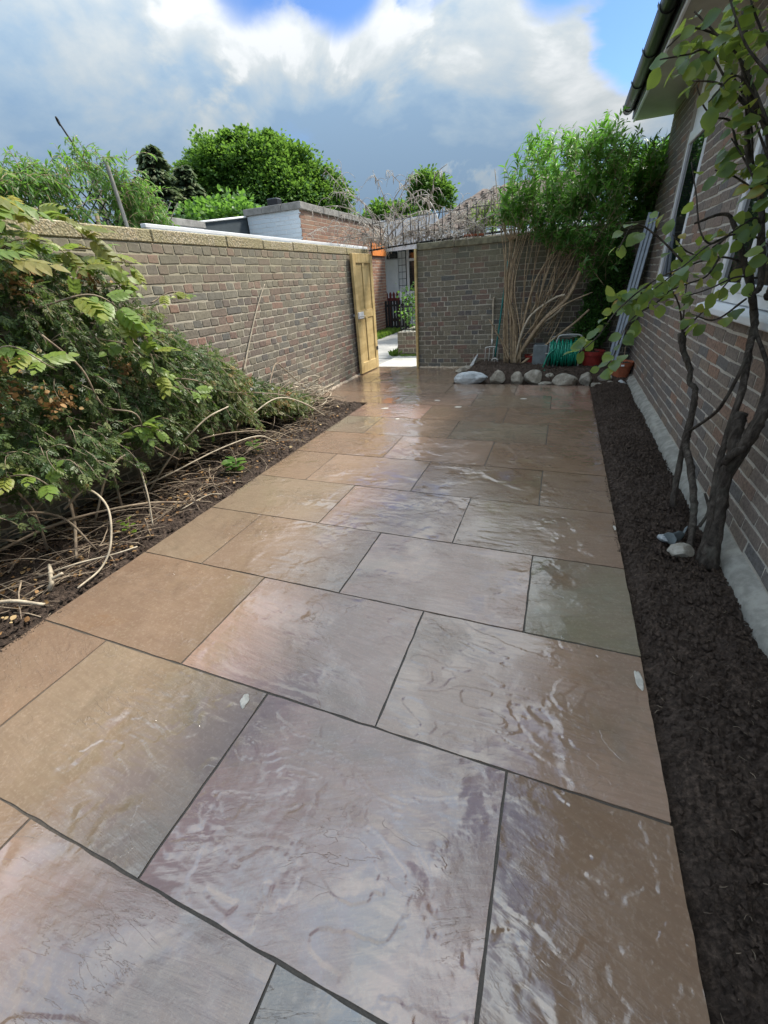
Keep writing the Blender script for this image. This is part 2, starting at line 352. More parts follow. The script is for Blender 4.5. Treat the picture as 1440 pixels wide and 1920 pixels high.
class MB:
    def __init__(s): s.V = []; s.F = {3: [], 4: []}; s.n = 0; s.T = []
    def add(s, V, F, t=0.):
        V = np.asarray(V, float)
        for f in F:
            f = np.asarray(f) + s.n; s.F[len(f)].append(f)
        s.V.append(V); s.T.append(np.full(len(V), t) if np.isscalar(t) else t); s.n += len(V)
    def addnp(s, V, Fq, t=0.):
        s.V.append(V); s.T.append(np.full(len(V), t) if np.isscalar(t) else t)
        s.F[Fq.shape[1]].extend(list(Fq + s.n)); s.n += len(V)
    def box(s, x0, x1, y0, y1, z0, z1, bev=0., t=0.):
        if bev <= 0:
            V = [(x, y, z) for z in (z0, z1) for y in (y0, y1) for x in (x0, x1)]
            F = [(0, 2, 3, 1), (4, 5, 7, 6), (0, 1, 5, 4), (2, 6, 7, 3), (0, 4, 6, 2), (1, 3, 7, 5)]
            s.add(V, F, t)
        else:
            b = bev; c = [(x0+x1)/2, (y0+y1)/2, (z0+z1)/2]; h = [(x1-x0)/2, (y1-y0)/2, (z1-z0)/2]
            V = []; idx = {}
            for sx in (-1, 1):
                for sy_ in (-1, 1):
                    for sz in (-1, 1):
                        sg = (sx, sy_, sz)
                        for ax in range(3):
                            p = [c[i] + sg[i]*(h[i] - (0 if i == ax else b)) for i in range(3)]
                            idx[(sg, ax)] = len(V); V.append(p)
            F = []
            for ax in range(3):
                a, d = [i for i in range(3) if i != ax]
                for sv in (-1, 1):
                    q = []
                    for (u, v) in ((-1, -1), (1, -1), (1, 1), (-1, 1)):
                        sg = [0, 0, 0]; sg[ax] = sv; sg[a] = u; sg[d] = v; q.append(idx[(tuple(sg), ax)])
                    F.append(q)
            for ax in range(3):      # edges parallel to ax
                a, d = [i for i in range(3) if i != ax]
                for u in (-1, 1):
                    for v in (-1, 1):
                        q = []
                        for e, A in ((-1, a), (-1, d), (1, d), (1, a)):
                            sg = [0, 0, 0]; sg[ax] = e; sg[a] = u; sg[d] = v; q.append(idx[(tuple(sg), A)])
                        F.append(q)
            for sx in (-1, 1):
                for sy_ in (-1, 1):
                    for sz in (-1, 1): F.append([idx[((sx, sy_, sz), k)] for k in range(3)])
            s.add(V, F, t)
        return s
    def mesh(s, name, mat, smooth=False):
        F = [np.array(s.F[k]) for k in (3, 4) if s.F[k]]
        me = mesh_np(name, np.concatenate(s.V), F, mat, smooth, np.concatenate(s.T))
        if any(len(x) for x in s.F.values()):
            import bmesh
            if len(me.polygons) < 4000:
                bm = bmesh.new(); bm.from_mesh(me); bmesh.ops.recalc_face_normals(bm, faces=bm.faces); bm.to_mesh(me); bm.free()
        return me
def box_ob(name, mat, x0, x1, y0, y1, z0, z1, parent=None, bev=.004, kind=None, label=None):
    return ob(name, MB().box(x0, x1, y0, y1, z0, z1, bev).mesh(name, mat), parent, kind, label=label)

def poly_ob(name, V, F, mat, parent=None, kind=None):
    mb = MB(); mb.add(V, F); return ob(name, mb.mesh(name, mat), parent, kind)

def crom(pts, k=6):
    P = np.array(pts, float)
    if len(P) < 3: return np.array([P[0] + (P[-1]-P[0])*t for t in np.linspace(0, 1, k+1)])
    Q = np.vstack([2*P[0]-P[1], P, 2*P[-1]-P[-2]]); out = []
    for i in range(1, len(Q)-2):
        for t in np.linspace(0, 1, k, endpoint=False):
            a, b, c, d = Q[i-1:i+3]
            out.append(.5*((2*b)+(-a+c)*t+(2*a-5*b+4*c-d)*t*t+(-a+3*b-3*c+d)*t**3))
    out.append(P[-1]); return np.array(out)
def tube(pts, rad, n=6, knob=0., cap=True):
    P = np.asarray(pts, float); m = len(P)
    r = np.interp(np.linspace(0, 1, m), np.linspace(0, 1, len(np.atleast_1d(rad))) if len(np.atleast_1d(rad)) > 1 else [0, 1], np.atleast_1d(rad) if len(np.atleast_1d(rad)) > 1 else [rad, rad] if np.isscalar(rad) else [rad[0]]*2)
    T = np.gradient(P, axis=0); T /= np.linalg.norm(T, axis=1)[:, None] + 1e-9
    ref = np.array([.31, .23, .92]) if abs(T[:, 2]).mean() < .8 else np.array([.9, .38, .2])
    A = np.cross(T, ref); A /= np.linalg.norm(A, axis=1)[:, None] + 1e-9; B = np.cross(T, A)
    th = np.linspace(0, 2*np.pi, n, endpoint=False)
    rr = r[:, None]*(1 + knob*RNG.normal(size=(m, n))) if knob else np.repeat(r[:, None], n, 1)
    V = (P[:, None] + rr[..., None]*(np.cos(th)[None, :, None]*A[:, None] + np.sin(th)[None, :, None]*B[:, None])).reshape(-1, 3)
    i = np.arange(m-1)[:, None]*n + np.arange(n)[None]; j = np.arange(m-1)[:, None]*n + (np.arange(n)[None]+1) % n
    Fq = np.stack([i, j, j+n, i+n], -1).reshape(-1, 4)
    if cap:
        V = np.vstack([V, P[:1], P[-1:]]); a = m*n
        c1 = np.stack([np.full(n, a), (np.arange(n)+1) % n, np.arange(n)], -1)
        c2 = np.stack([np.full(n, a+1), (m-1)*n+np.arange(n), (m-1)*n+(np.arange(n)+1) % n], -1)
        return V, Fq, np.vstack([c1, c2])
    return V, Fq, None
def tubes_mesh(name, items, mat, n=5, knob=0.):
    V = []; Q = []; T = []; k = 0
    for pts, rad in items:
        v, q, t = tube(pts, rad, n, knob); V.append(v); Q.append(q+k); T.append(t+k); k += len(v)
    return mesh_np(name, np.concatenate(V), [np.concatenate(Q), np.concatenate(T)], mat, True, np.zeros(k))
def tube_ob(name, pts, rad, mat, parent=None, n=8, knob=0., k=6, label=None, kind=None):
    return ob(name, tubes_mesh(name, [(crom(pts, k) if k else pts, rad)], mat, n, knob), parent, kind, label=label)

# leaf templates: x width, y length, z normal
def leaf_tpl(segs, width, fold=.25, droop=.25, wave=0.):
    st = np.linspace(0, 1, segs+1)
    wd = np.interp(st, np.linspace(0, 1, len(width)), width)
    V = []; 
    for i, (t, w_) in enumerate(zip(st, wd)):
        z = -droop*t*t
        V += [(-w_, t, z+fold*w_+wave*math.sin(i*2.1)), (0, t, z), (w_, t, z+fold*w_-wave*math.sin(i*2.1))]
    F = []
    for i in range(segs):
        a = i*3; F += [(a, a+1, a+4, a+3), (a+1, a+2, a+5, a+4)]
    return np.array(V), np.array(F)
LT_tiny = (np.array([(0, 0, 0), (-.28, .45, .08), (0, 1, -.15), (.28, .45, .08)]), np.array([(0, 1, 2, 3)]))
LT_lance = leaf_tpl(3, [.02, .14, .10, .0], .3, .3)
LT_oval = leaf_tpl(4, [.04, .30, .40, .33, .03], .22, .22, .02)
LT_wis = leaf_tpl(3, [.03, .24, .20, .01], .25, .2)
def rots(D, up=(0, 0, 1), jit=.5):
    D = D/(np.linalg.norm(D, axis=1)[:, None]+1e-9)
    U = np.asarray(up, float) + RNG.normal(size=D.shape)*jit
    Z = U - (U*D).sum(1)[:, None]*D; Z /= np.linalg.norm(Z, axis=1)[:, None]+1e-9
    X = np.cross(D, Z); return np.stack([X, D, Z], -1)      # columns
def inst(tpl, P, Rm, S, ton):
    V0, F0 = tpl; N = len(P)
    V = np.einsum('nij,vj->nvi', Rm, V0)*np.asarray(S).reshape(-1, 1, 1) + P[:, None]
    F = (F0[None] + (np.arange(N)*len(V0))[:, None, None]).reshape(-1, F0.shape[1])
    return V.reshape(-1, 3), F, np.repeat(ton, len(V0))
def leaves_mesh(name, tpl, P, D, S, ton, mat, jit=.5, up=(0, 0, 1), smooth=True):
    V, F, T = inst(tpl, np.asarray(P), rots(np.asarray(D), up, jit), S, ton)
    return mesh_np(name, V, F, mat, smooth, T)
def compound(tpl, pairs, length, lsize, droop=.35, spread=1.0):
    """a pinnate leaf in local frame (y along)"""
    Vs = []; Fs = []; k = 0
    def put(p, ang, s, zt):
        nonlocal k
        c, sn = math.cos(ang), math.sin(ang)
        v = tpl[0]*s; v = np.stack([v[:, 0]*c+v[:, 1]*sn, -v[:, 0]*sn+v[:, 1]*c, v[:, 2]-zt*np.hypot(v[:, 0], v[:, 1])], -1) + p
        Vs.append(v); Fs.append(tpl[1]+k); k += len(v)
    for i in range(pairs):
        t = .25 + .72*i/pairs; y = t*length; z = -droop*length*t*t
        sz = lsize*(.8+.35*math.sin(math.pi*(i+.7)/(pairs+.6)))
        for sgn in (-1, 1): put(np.array([0, y, z]), sgn*(1.05-.25*t)*spread, sz, .25)
    put(np.array([0, length, -droop*length]), 0, lsize, .3)
    # rachis as a thin strip
    n = 5; ys = np.linspace(0, length, n); zs = -droop*length*(ys/length)**2; wv = length*.008
    v = np.concatenate([np.stack([np.full(n, -wv), ys, zs-.001], -1), np.stack([np.full(n, wv), ys, zs-.001], -1)])
    Fs.append(np.array([(i, i+n, i+1+n, i+1) for i in range(n-1)])+k); Vs.append(v)
    return np.concatenate(Vs), np.concatenate(Fs)

# value noise in numpy
def vnoise(p, seed=0):
    p = np.asarray(p, float); i = np.floor(p).astype(np.int64); f = p-i; f = f*f*(3-2*f)
    d = p.shape[-1]; out = 0
    for c in range(2**d):
        o = np.array([(c >> k) & 1 for k in range(d)]); q = i+o
        h = (q[..., 0]*374761393 + q[..., 1]*668265263 + (q[..., 2]*2147483647 if d > 2 else 0) + seed*1442695041) & 0xffffffff
        h = ((h ^ (h >> 13))*1274126177) & 0xffffffff; h = ((h ^ (h >> 16))*2246822519) & 0xffffffff
        val = ((h ^ (h >> 15)) & 0xffffff)/0xffffff
        w_ = np.ones(p.shape[:-1])
        for k in range(d): w_ = w_*(f[..., k] if o[k] else 1-f[..., k])
        out = out+val*w_
    return out
def fbm(p, oct=4, seed=0, gain=.5):
    s = 0; a = 1; tt = 0; p = np.asarray(p, float)
    for k in range(oct): s = s+a*vnoise(p*2**k+k*7.3, seed+k); tt += a; a *= gain
    return s/tt
def sstep(x, a, b): t = np.clip((x-a)/(b-a), 0, 1); return t*t*(3-2*t)
def project(P):
    q = np.asarray(P, float)-np.array([0, 0, CAM_H]); z = q@fwd
    return 720+FPX*(q@rt)/z, 960+FPX*(q@dn)/z, z

# ------------------------------------------------------------------ ground and patio
gnd, gg = new_mat('rough ground'); pn = geo(gg); nn = gg.noise(pn, 2.5, 5, .6)
finish(gnd, gg, gg.mix(nn, (.05, .06, .03), (.11, .10, .07)), .95, .15, nn, .02)
box_ob('ground', gnd, -400, 400, -60, 900, -1.2, -.25, None, 0, 'structure')

pb = MB().box(-2.245, .462, -1.3, 5.6, -.10, -.0035).box(-3.14, .462, 5.0, 6.165, -.10, -.0037).box(-3.14, -1.375, 6.165, 7.425, -.10, -.0036)
patio = ob('patio', pb.mesh('patio', M_joint), None, 'structure')
def slab(x0, x1, y0, y1, t):
    gp = .0040
    x0 += gp*(x0 > -3.1); x1 -= gp; y0 += gp; y1 -= gp
    w_, h_ = x1-x0, y1-y0
    rs_ = .0045 if y1 < 1.5 else (.008 if y1 < 2.7 else (.014 if y1 < 3.9 else .035))
    nx = max(4, int(w_/rs_)); ny = max(4, int(h_/rs_))
    ex = np.concatenate([[0, .002], np.linspace(0, w_, nx+1)[1:-1], [w_-.002, w_]]); ey = np.concatenate([[0, .002], np.linspace(0, h_, ny+1)[1:-1], [h_-.002, h_]])
    X, Y = np.meshgrid(ex, ey)
    e = np.minimum(np.minimum(X, w_-X), np.minimum(Y, h_-Y))
    wx = X+x0; wy = Y+y0
    Z = (fbm(np.stack([wx*2.2, wy*2.2], -1), 3, 11)-.5)*.0022 + random.uniform(-.0006, .0006) + RNG.uniform(-1, 1)*.0012*(X/w_-.5)
    if rs_ < .03:      # riven laminations: real little steps in the stone
        sd_ = int(abs(x0*37+y0*91)*10) % 97; q = np.stack([wx*1.35+sd_, wy*3.1+sd_*.7], -1)
        wp = np.stack([fbm(q*1.7, 3, sd_+1), fbm(q*1.7+9, 3, sd_+2)], -1)-.5
        lv = fbm(q+wp*1.3, 6, sd_+3, .52)*8.5; fr_ = lv-np.floor(lv); terr_ = np.floor(lv)+sstep(fr_, 0, .035)
        mk = sstep(fbm(q*.9+31, 3, sd_+5), .46, .60); fade = sstep(e, 0, .03)
        ls_ = fbm(q+wp*1.3, 2, sd_+3, .52)*8.5
        Z = Z + (np.clip(terr_-ls_-.5, -2.2, 2.2)*.0019*mk + (fbm(np.stack([wx*9+sd_, wy*55], -1), 3, sd_+7)-.5)*.0013)*(.35+.65*fade)
    Z = np.clip(Z, -.0020, .0065)
    # hand-cut edges wander a little
    jx = (vnoise(np.stack([wy*16, wx*0+x0*9], -1), 3)-.5)*.004*((X < .005) | (X > w_-.005))
    jy = (vnoise(np.stack([wx*16, wy*0+y0*9], -1), 5)-.5)*.004*((Y < .005) | (Y > h_-.005))
    V = np.stack([X+jx, Y+jy, Z], -1).reshape(-1, 3); nr, nc = X.shape
    i = (np.arange(nr-1)[:, None]*nc+np.arange(nc-1)[None]); F = np.stack([i, i+1, i+nc+1, i+nc], -1).reshape(-1, 4)
    # skirt
    loop = list(range(nc)) + [r*nc+nc-1 for r in range(1, nr)] + [(nr-1)*nc+c for c in range(nc-2, -1, -1)] + [r*nc for r in range(nr-2, 0, -1)]
    m = len(loop); up_ = V[loop].copy(); up_[:, 2] -= .0006; lo = V[loop].copy(); lo[:, 2] = -.026; k = len(V)
    S = np.array([(k+a, k+m+a, k+m+(a+1) % m, k+(a+1) % m) for a in range(m)])
    V = np.vstack([V, up_, lo]); me = mesh_np('paving_slab', V, np.vstack([F, S]), M_slab, True, np.full(len(V), t))
    o = ob('paving_slab', me, patio, None, (x0, y0, 0)); return o
cx_ = lambda k: -2.25+.4535*k
rows = [-1.04, -.43, .185, .80, 1.42, 2.022, 2.62, 3.21, 3.81, 4.395, 4.99, 5.575, 6.17, 6.79, 7.415]
TN = {1: [.4, .05, .98], 2: [.42, .6, .04, .5], 3: [.45, .1, .22], 4: [.6, .35, .12, .78], 5: [.62, .18, .3], 6: [.4, .3, .5, .45], 7: [.5, .2, .5], 8: [.74, .35, .68, .5]}
for r in range(len(rows)-1):
    y0, y1 = rows[r], rows[r+1]
    odd = (r % 2 == 0)                      # row .185-.80 (r=2) has joints on odd columns
    left = -2.25 if y1 < 5.1 else -3.14
    right = .471 if y1 < 6.2 else -1.37
    js = [cx_(k) for k in range(-2, 7) if (k % 2 == 1) == odd]
    xs = [left] + [x for x in js if left+.12 < x < right-.12] + [right]
    for q, (a, b) in enumerate(zip(xs[:-1], xs[1:])):
        t = TN.get(r, []); slab(a, b, y0, y1, t[q] if q < len(t) else random.choice([.02, .15, .3, .45, .52, .62, .75]))

# ------------------------------------------------------------------ soil beds
def soil(name, x0, x1, y0, y1, res, hfun, seed):
    nx = int((x1-x0)/res); ny = int((y1-y0)/res)
    X, Y = np.meshgrid(np.linspace(x0, x1, nx), np.linspace(y0, y1, ny))
    P2 = np.stack([X, Y], -1)
    cl = fbm(P2*22, 4, seed, .6); big = fbm(P2*4, 3, seed+9)
    cl2 = np.abs(fbm(P2*48, 3, seed+4, .6)-.5)
    Z = hfun(X, Y) + (big-.5)*.05 + (cl-.5)*.055 - cl2*.04
    V = np.stack([X + (fbm(P2*30, 2, seed+2)-.5)*.01, Y, Z], -1).reshape(-1, 3)
    i = (np.arange(ny-1)[:, None]*nx+np.arange(nx-1)[None]); F = np.stack([i, i+1, i+nx+1, i+nx], -1).reshape(-1, 4)
    return ob(name, mesh_np(name, V, F, M_soil, False, np.zeros(len(V))), None, 'structure')
hR = lambda X, Y: -.045+.045*sstep(X, .47, .58)-.035*sstep(X, .80, .97)+.02*sstep(Y, 5.5, 6.4)
hL = lambda X, Y: -.05+.05*sstep(-X, 2.24, 2.38)+.07*sstep(-X, 2.5, 3.0)
hB = lambda X, Y: -.02+.15*sstep(Y, 6.2, 6.75)*sstep(X, -1.45, -1.1)*(1-.55*sstep(X, .3, .7)*sstep(-Y, -7.0, -6.4))
soil('soil_bed', .468, .995, -1.0, 6.35, .0085, hR, 3)
soil('soil_bed', -3.15, -2.248, -1.0, 5.0, .0115, hL, 5)
soil('soil_bed', -1.42, 1.0, 6.14, 7.43, .014, hB, 8)
def soilz(x, y):
    x = np.asarray(x, float); y = np.asarray(y, float)
    return np.where(y > 6.2, hB(x, y), np.where(x > 0, hR(x, y), hL(x, y)))
# crumbs of soil and pale flecks of wood chip
def crumbs(name, n, regions, smin, smax, mat, flat=1.):
    P = []
    for (x0, x1, y0, y1, wgt) in regions:
        k = int(n*wgt); x = RNG.uniform(x0, x1, k); y = y0+(y1-y0)*RNG.uniform(0, 1, k)**1.5; P.append(np.stack([x, y, soilz(x, y)+.004], -1))
    P = np.concatenate(P); N = len(P)
    oc = np.array([(1, 0, 0), (-1, 0, 0), (0, 1, 0), (0, -1, 0), (0, 0, flat), (0, 0, -flat)], float)
    of = np.array([(0, 2, 4), (2, 1, 4), (1, 3, 4), (3, 0, 4)])
    V = P[:, None] + oc[None]*RNG.uniform(.6, 1.3, (N, 6, 1))*(smin+(smax-smin)*RNG.uniform(0, 1, (N, 1, 1))**3)
    F = (of[None]+(np.arange(N)*6)[:, None, None]).reshape(-1, 3)
    return ob(name, mesh_np(name, V.reshape(-1, 3), F, mat, False, np.repeat(RNG.uniform(0, 1, N), 6)), None, 'stuff')
tag(crumbs('soil_crumbs', 26000, [(.50, .97, -.2, 6.2, .55), (-3.1, -2.26, .2, 4.95, .35), (-1.3, .95, 6.3, 7.35, .1)], .002, .019, M_soil), 'loose dark crumbs of soil over the planting beds', 'soil')
n_ = 2600; xe = np.concatenate([.462-np.abs(RNG.normal(size=n_//2))*.007, -2.242+np.abs(RNG.normal(size=n_//2))*.014]); ye = np.concatenate([RNG.uniform(1.1, 6.1, n_//2), RNG.uniform(.2, 4.95, n_//2)])
keep = fbm(np.stack([ye*3, xe*0+5], -1), 3, 9) > .47; xe = xe[keep]; ye = ye[keep]; oc = np.array([(1, 0, 0), (-1, 0, 0), (0, 1, 0), (0, -1, 0), (0, 0, .8)], float); N = len(xe)
V = np.stack([xe, ye, np.full(N, .001)], -1)[:, None]+oc[None]*RNG.uniform(.001, .0038, (N, 1, 1))*RNG.uniform(.6, 1.4, (N, 5, 1))
tag(ob('spilt_soil', mesh_np('spilt_soil', V.reshape(-1, 3), (np.array([(0, 2, 4), (2, 1, 4), (1, 3, 4), (3, 0, 4)])[None]+(np.arange(N)*5)[:, None, None]).reshape(-1, 3), M_soil, False, np.zeros(N*5)), None, 'stuff'), 'crumbs of soil spilt onto the slab edges', 'soil')
def chips(name, n, regions, lmin, lmax, mat):
    it = []
    for (x0, x1, y0, y1, wgt) in regions:
        for _ in range(int(n*wgt)):
            x = random.uniform(x0, x1); y = y0+(y1-y0)*random.random()**1.5; a = random.uniform(0, 6.28); l = random.uniform(lmin, lmax); z = float(soilz(x, y))+.009
            it.append((np.array([(x, y, z), (x+math.cos(a)*l/2, y+math.sin(a)*l/2, z+.003), (x+math.cos(a+.2)*l, y+math.sin(a+.2)*l, z)]), random.uniform(.0005, .0011)))
    return ob(name, tubes_mesh(name, it, mat, 3), None, 'stuff')
tag(chips('straw_flecks', 420, [(.50, .96, 0., 5., .75), (-3., -2.28, .6, 4.9, .25)], .006, .028, M_twig), 'tiny pale flecks of straw and wood on the dark soil', 'straw flecks')
# spilt mortar along the feet of the walls
def ragged(name, pts, w0, h0, mat, n=70, side=(1, 0)):
    P = crom(pts, max(2, n//max(1, len(pts)-1))); m = len(P); V = []
    for i, p in enumerate(P):
        w_ = w0*(.35+1.1*vnoise(np.array([[i*.45, 3.1]]), 4)[0]); h_ = h0*(.5+vnoise(np.array([[i*.7, 9.1]]), 6)[0])
        s = np.array([side[0], side[1], 0.])
        V += [p+np.array([0, 0, h_]), p+s*w_*.5+np.array([0, 0, h_*.8]), p+s*w_+np.array([0, 0, -.004])]
    F = []
    for i in range(m-1): a = i*3; F += [(a, a+1, a+4, a+3), (a+1, a+2, a+5, a+4)]
    return mesh_np(name, np.array(V), np.array(F), mat, False, np.zeros(len(V)))
ob('mortar_fillet', ragged('mortar_fillet', [(-3.145, 5.0, 0), (-3.145, 6.0, 0), (-3.145, 7.4, 0)], .05, .018, M_kerbsand, 90, (1, 0)), patio)
ob('mortar_fillet', ragged('mortar_fillet', [(-2.24, 7.415, 0), (-1.8, 7.415, 0), (-1.3, 7.415, 0)], .045, .018, M_kerbsand, 50, (0, -1)), patio)
# dried cement smears on the slabs
def smear(x, y, rx, ry, rot, seed, z=.0035):
    n = 26; th = np.linspace(0, 2*np.pi, n, endpoint=False)
    r = .62+.6*fbm(np.stack([np.cos(th)*1.5+seed, np.sin(th)*1.5], -1), 3, seed)
    px = rx*r*np.cos(th); py = ry*r*np.sin(th); c, s = math.cos(rot), math.sin(rot)
    V = [(0, 0, .0012)] + [(a*c-b*s, a*s+b*c, -.0015) for a, b in zip(px, py)] + [(.8*(a*c-b*s), .8*(a*s+b*c), .001) for a, b in zip(px, py)]
    F3 = np.array([(0, 1+n+i, 1+n+(i+1) % n) for i in range(n)]); F4 = np.array([(1+i, 1+(i+1) % n, 1+n+(i+1) % n, 1+n+i) for i in range(n)])
    ob('cement_smear', mesh_np('cement_smear', np.array(V), [F3, F4], M_scuff, False, np.zeros(len(V))), patio, None, (x, y, z))
for a in [(-.958, .738, .018, .034, .5, 3), (.447, 1.30, .016, .05, .1, 5), (.458, 2.44, .008, .03, .1, 8), (-1.02, 4.93, .05, .03, .2, 10), (-1.35, 5.2, .04, .02, 0, 11), (-.3, 5.4, .05, .02, 0, 13), (-1.9, 4.75, .05, .03, .4, 15), (-3.0, 5.06, .10, .03, 0, 17), (-1.6, 4.35, .03, .02, 1, 18), (-2.4, .35, .02, .04, 0, 21)]: smear(*a)

# ------------------------------------------------------------------ brickwork
def brick_variant(w_, h_, d_, seed):
    """front face looks along -v (local y-), x along wall, z up, origin at the middle of the front plane"""
    rg = np.random.default_rng(seed); c = .006; a, b = w_/2, h_/2
    O = np.array([(-a+c, -b), (a-c, -b), (a, -b+c), (a, b-c), (a-c, b), (-a+c, b), (-a, b-c), (-a, -b+c)])
    O = O+rg.normal(size=O.shape)*.0030; I = O*np.array([(a-.003)/a, (b-.003)/b])+rg.normal(size=O.shape)*.0008
    f = lambda A, y: np.stack([A[:, 0], y, A[:, 1]], -1)
    V = np.vstack([f(O, np.full(8, d_)), f(O, .0015+rg.uniform(-.0005, .0005, 8)), f(I, rg.uniform(-.0006, .0006, 8))])
    F4 = []; F3 = []
    for k in range(8):
        j = (k+1) % 8
        F4 += [(k, j, 8+j, 8+k), (8+k, 8+j, 16+j, 16+k)]
    F4 += [(16, 17, 18, 23), (23, 18, 19, 22), (22, 19, 20, 21)]
    return V, np.array(F4)
def build_wall(root, O, u, n, L, z0, courses, ch, mat, picks, bond='english', holes=(), x_from=0., vis=None, depth=.04, proud=.002, seed=1, lmax=None):
    """O origin (x,y), u direction along, n outward normal; places bricks; the `picks` largest in view become parts"""
    rg = random.Random(seed); u = np.array([*u, 0.]); n = np.array([*n, 0.]); O = np.array([O[0], O[1], 0.])
    bricks = []
    for c in range(courses):
        zc = z0+ch*(c+.5); x = x_from
        if bond == 'english': hd = c % 2 == 1; x += (.0 if hd else -.056)
        elif bond == 'flemish': hd = False; x += (-.17 if c % 2 else 0)
        else: hd = False; x += (-.1125 if c % 2 else 0)
        k = 0
        while x < L:
            head = hd if bond == 'english' else ((k % 2 == 1) if bond == 'flemish' else False)
            if bond == 'english' and not hd and rg.random() < .12: head = True
            l = .1025 if head else .215
            a, b = max(x, x_from), min(x+l, L); k += 1
            if b-a > .03 and not any(h[0] < b-.01 and a+.01 < h[1] and h[2] < zc+ch/2-.01 and zc-ch/2+.01 < h[3] for h in holes):
                bricks.append((a, b, zc, c))
            elif b-a > .03:
                for h in holes:       # cut against the opening
                    if h[2] < zc+ch/2-.01 and zc-ch/2+.01 < h[3]:
                        if a < h[0]-.03 and b > h[0]: bricks.append((a, h[0]-.005, zc, c))
                        if b > h[1]+.03 and a < h[1]: bricks.append((h[1]+.005, b, zc, c))
            x += l+.0115
    arr = []
    for (a, b, zc, c) in bricks:
        P = O+u*(a+b)/2+np.array([0, 0, zc]); px, py, dz_ = project(P[None])
        A = 0.
        if dz_[0] > .1 and -20 < px[0] < 1460 and -20 < py[0] < 1940:
            cu = project(np.stack([O+u*a+[0, 0, zc], O+u*b+[0, 0, zc], P-[0, 0, .03], P+[0, 0, .03]]))
            A = math.hypot(cu[0][0]-cu[0][1], cu[1][0]-cu[1][1])*math.hypot(cu[0][2]-cu[0][3], cu[1][2]-cu[1][3])
            if vis and not vis((a+b)/2, zc): A = 0
        arr.append(A)
    order = sorted(range(len(bricks)), key=lambda i: -arr[i]); single = set(i for i in order[:picks] if arr[i] > 0)
    lens = {}
    meshes = {}
    mb = MB()
    ang = math.atan2(u[1], u[0]); flip = (np.cross(u, n)[2] > 0)
    for i, (a, b, zc, c) in enumerate(bricks):
        key = (round((b-a)/.005)*.005, rg.randrange(9 if b-a > .2 else 6))
        hh = ch-.012
        if key not in lens: lens[key] = brick_variant(key[0], hh, depth, int(key[0]*1000)*31+key[1]*7+seed)
        V, F = lens[key]; pr = rg.uniform(-.0015, .002)+proud; tl = rg.uniform(-.012, .012); jz = rg.uniform(-.0015, .0015)
        C = O+u*(a+b)/2+n*pr+np.array([0, 0, zc+jz])
        if i in single:
            if key not in meshes:
                m_ = MB(); m_.add(V, F, (key[1]*.137+.05) % 1); meshes[key] = m_.mesh('brick', mat)
            o = bpy.data.objects.new('brick', meshes[key]); COL.objects.link(o); o.parent = root
            Mx = Matrix(((u[0], -n[0], 0, 0), (u[1], -n[1], 0, 0), (0, 0, 1, 0), (0, 0, 0, 1))) @ Matrix.Rotation(tl, 4, 'Y')
            o.matrix_local = Matrix.Translation(Vector(C)-wl(root)) @ Mx
        else:
            W = C + V[:, :1]*u + V[:, 1:2]*(-n) + V[:, 2:]*np.array([0, 0, 1.])
            mb.add(W, F, rg.random())
    if mb.n: ob('brickwork', mb.mesh('brickwork', mat), root, 'stuff')
    return len(single)

# left boundary wall (faces +x at x=-3.15)
wl_ = thing('brick_boundary_wall', 'long weathered brick garden wall on the left with pebbly concrete coping', 'wall', (-3.26, 4, 0))
ob('mortar_core', MB().box(-3.37, -3.1515, -1.0, 7.55, -.2, 1.772).mesh('mortar_core', M_mortL), wl_)
build_wall(wl_, (-3.15, 0), (0, 1), (1, 0), 7.55, .0, 24, .0738, M_brickL, 300, 'english', x_from=.4, vis=lambda a, z: a > 2.45+(1.85-z)*1.35, seed=2)
yy = -.9
k = 0
while yy < 7.5:
    l = [.62, .60, .91, .60][k % 4]; e = min(yy+l-.008, 7.56)
    box_ob('coping_stone', M_cop, -3.40, -3.140-random.uniform(0, .004), yy, e, 1.774, 1.868+random.uniform(-.005, .005), wl_, .008); yy += l; k += 1

# back wall (faces -y at y=7.42)
wb = thing('brick_end_wall', 'dark brick wall across the end of the garden to the right of the gateway', 'wall', (-.6, 7.53, 0))
ob('mortar_core', MB().box(-2.25, 1.2, 7.4215, 7.64, -.2, 1.772).mesh('mortar_core', M_mortB), wb)
build_wall(wb, (-2.258, 7.42), (1, 0), (0, -1), 3.30, .0, 24, .0738, M_brickB, 300, 'english', x_from=0, vis=lambda a, z: a < 2.4, seed=5)
xx = -2.262; k = 0
while xx < 1.1:
    e = min(xx+[.61, .90, .60][k % 3]-.008, 1.15); box_ob('coping_stone', M_copB, xx, e, 7.40, 7.665, 1.774, 1.868+random.uniform(-.006, .006), wb, .01); xx = e+.008; k += 1

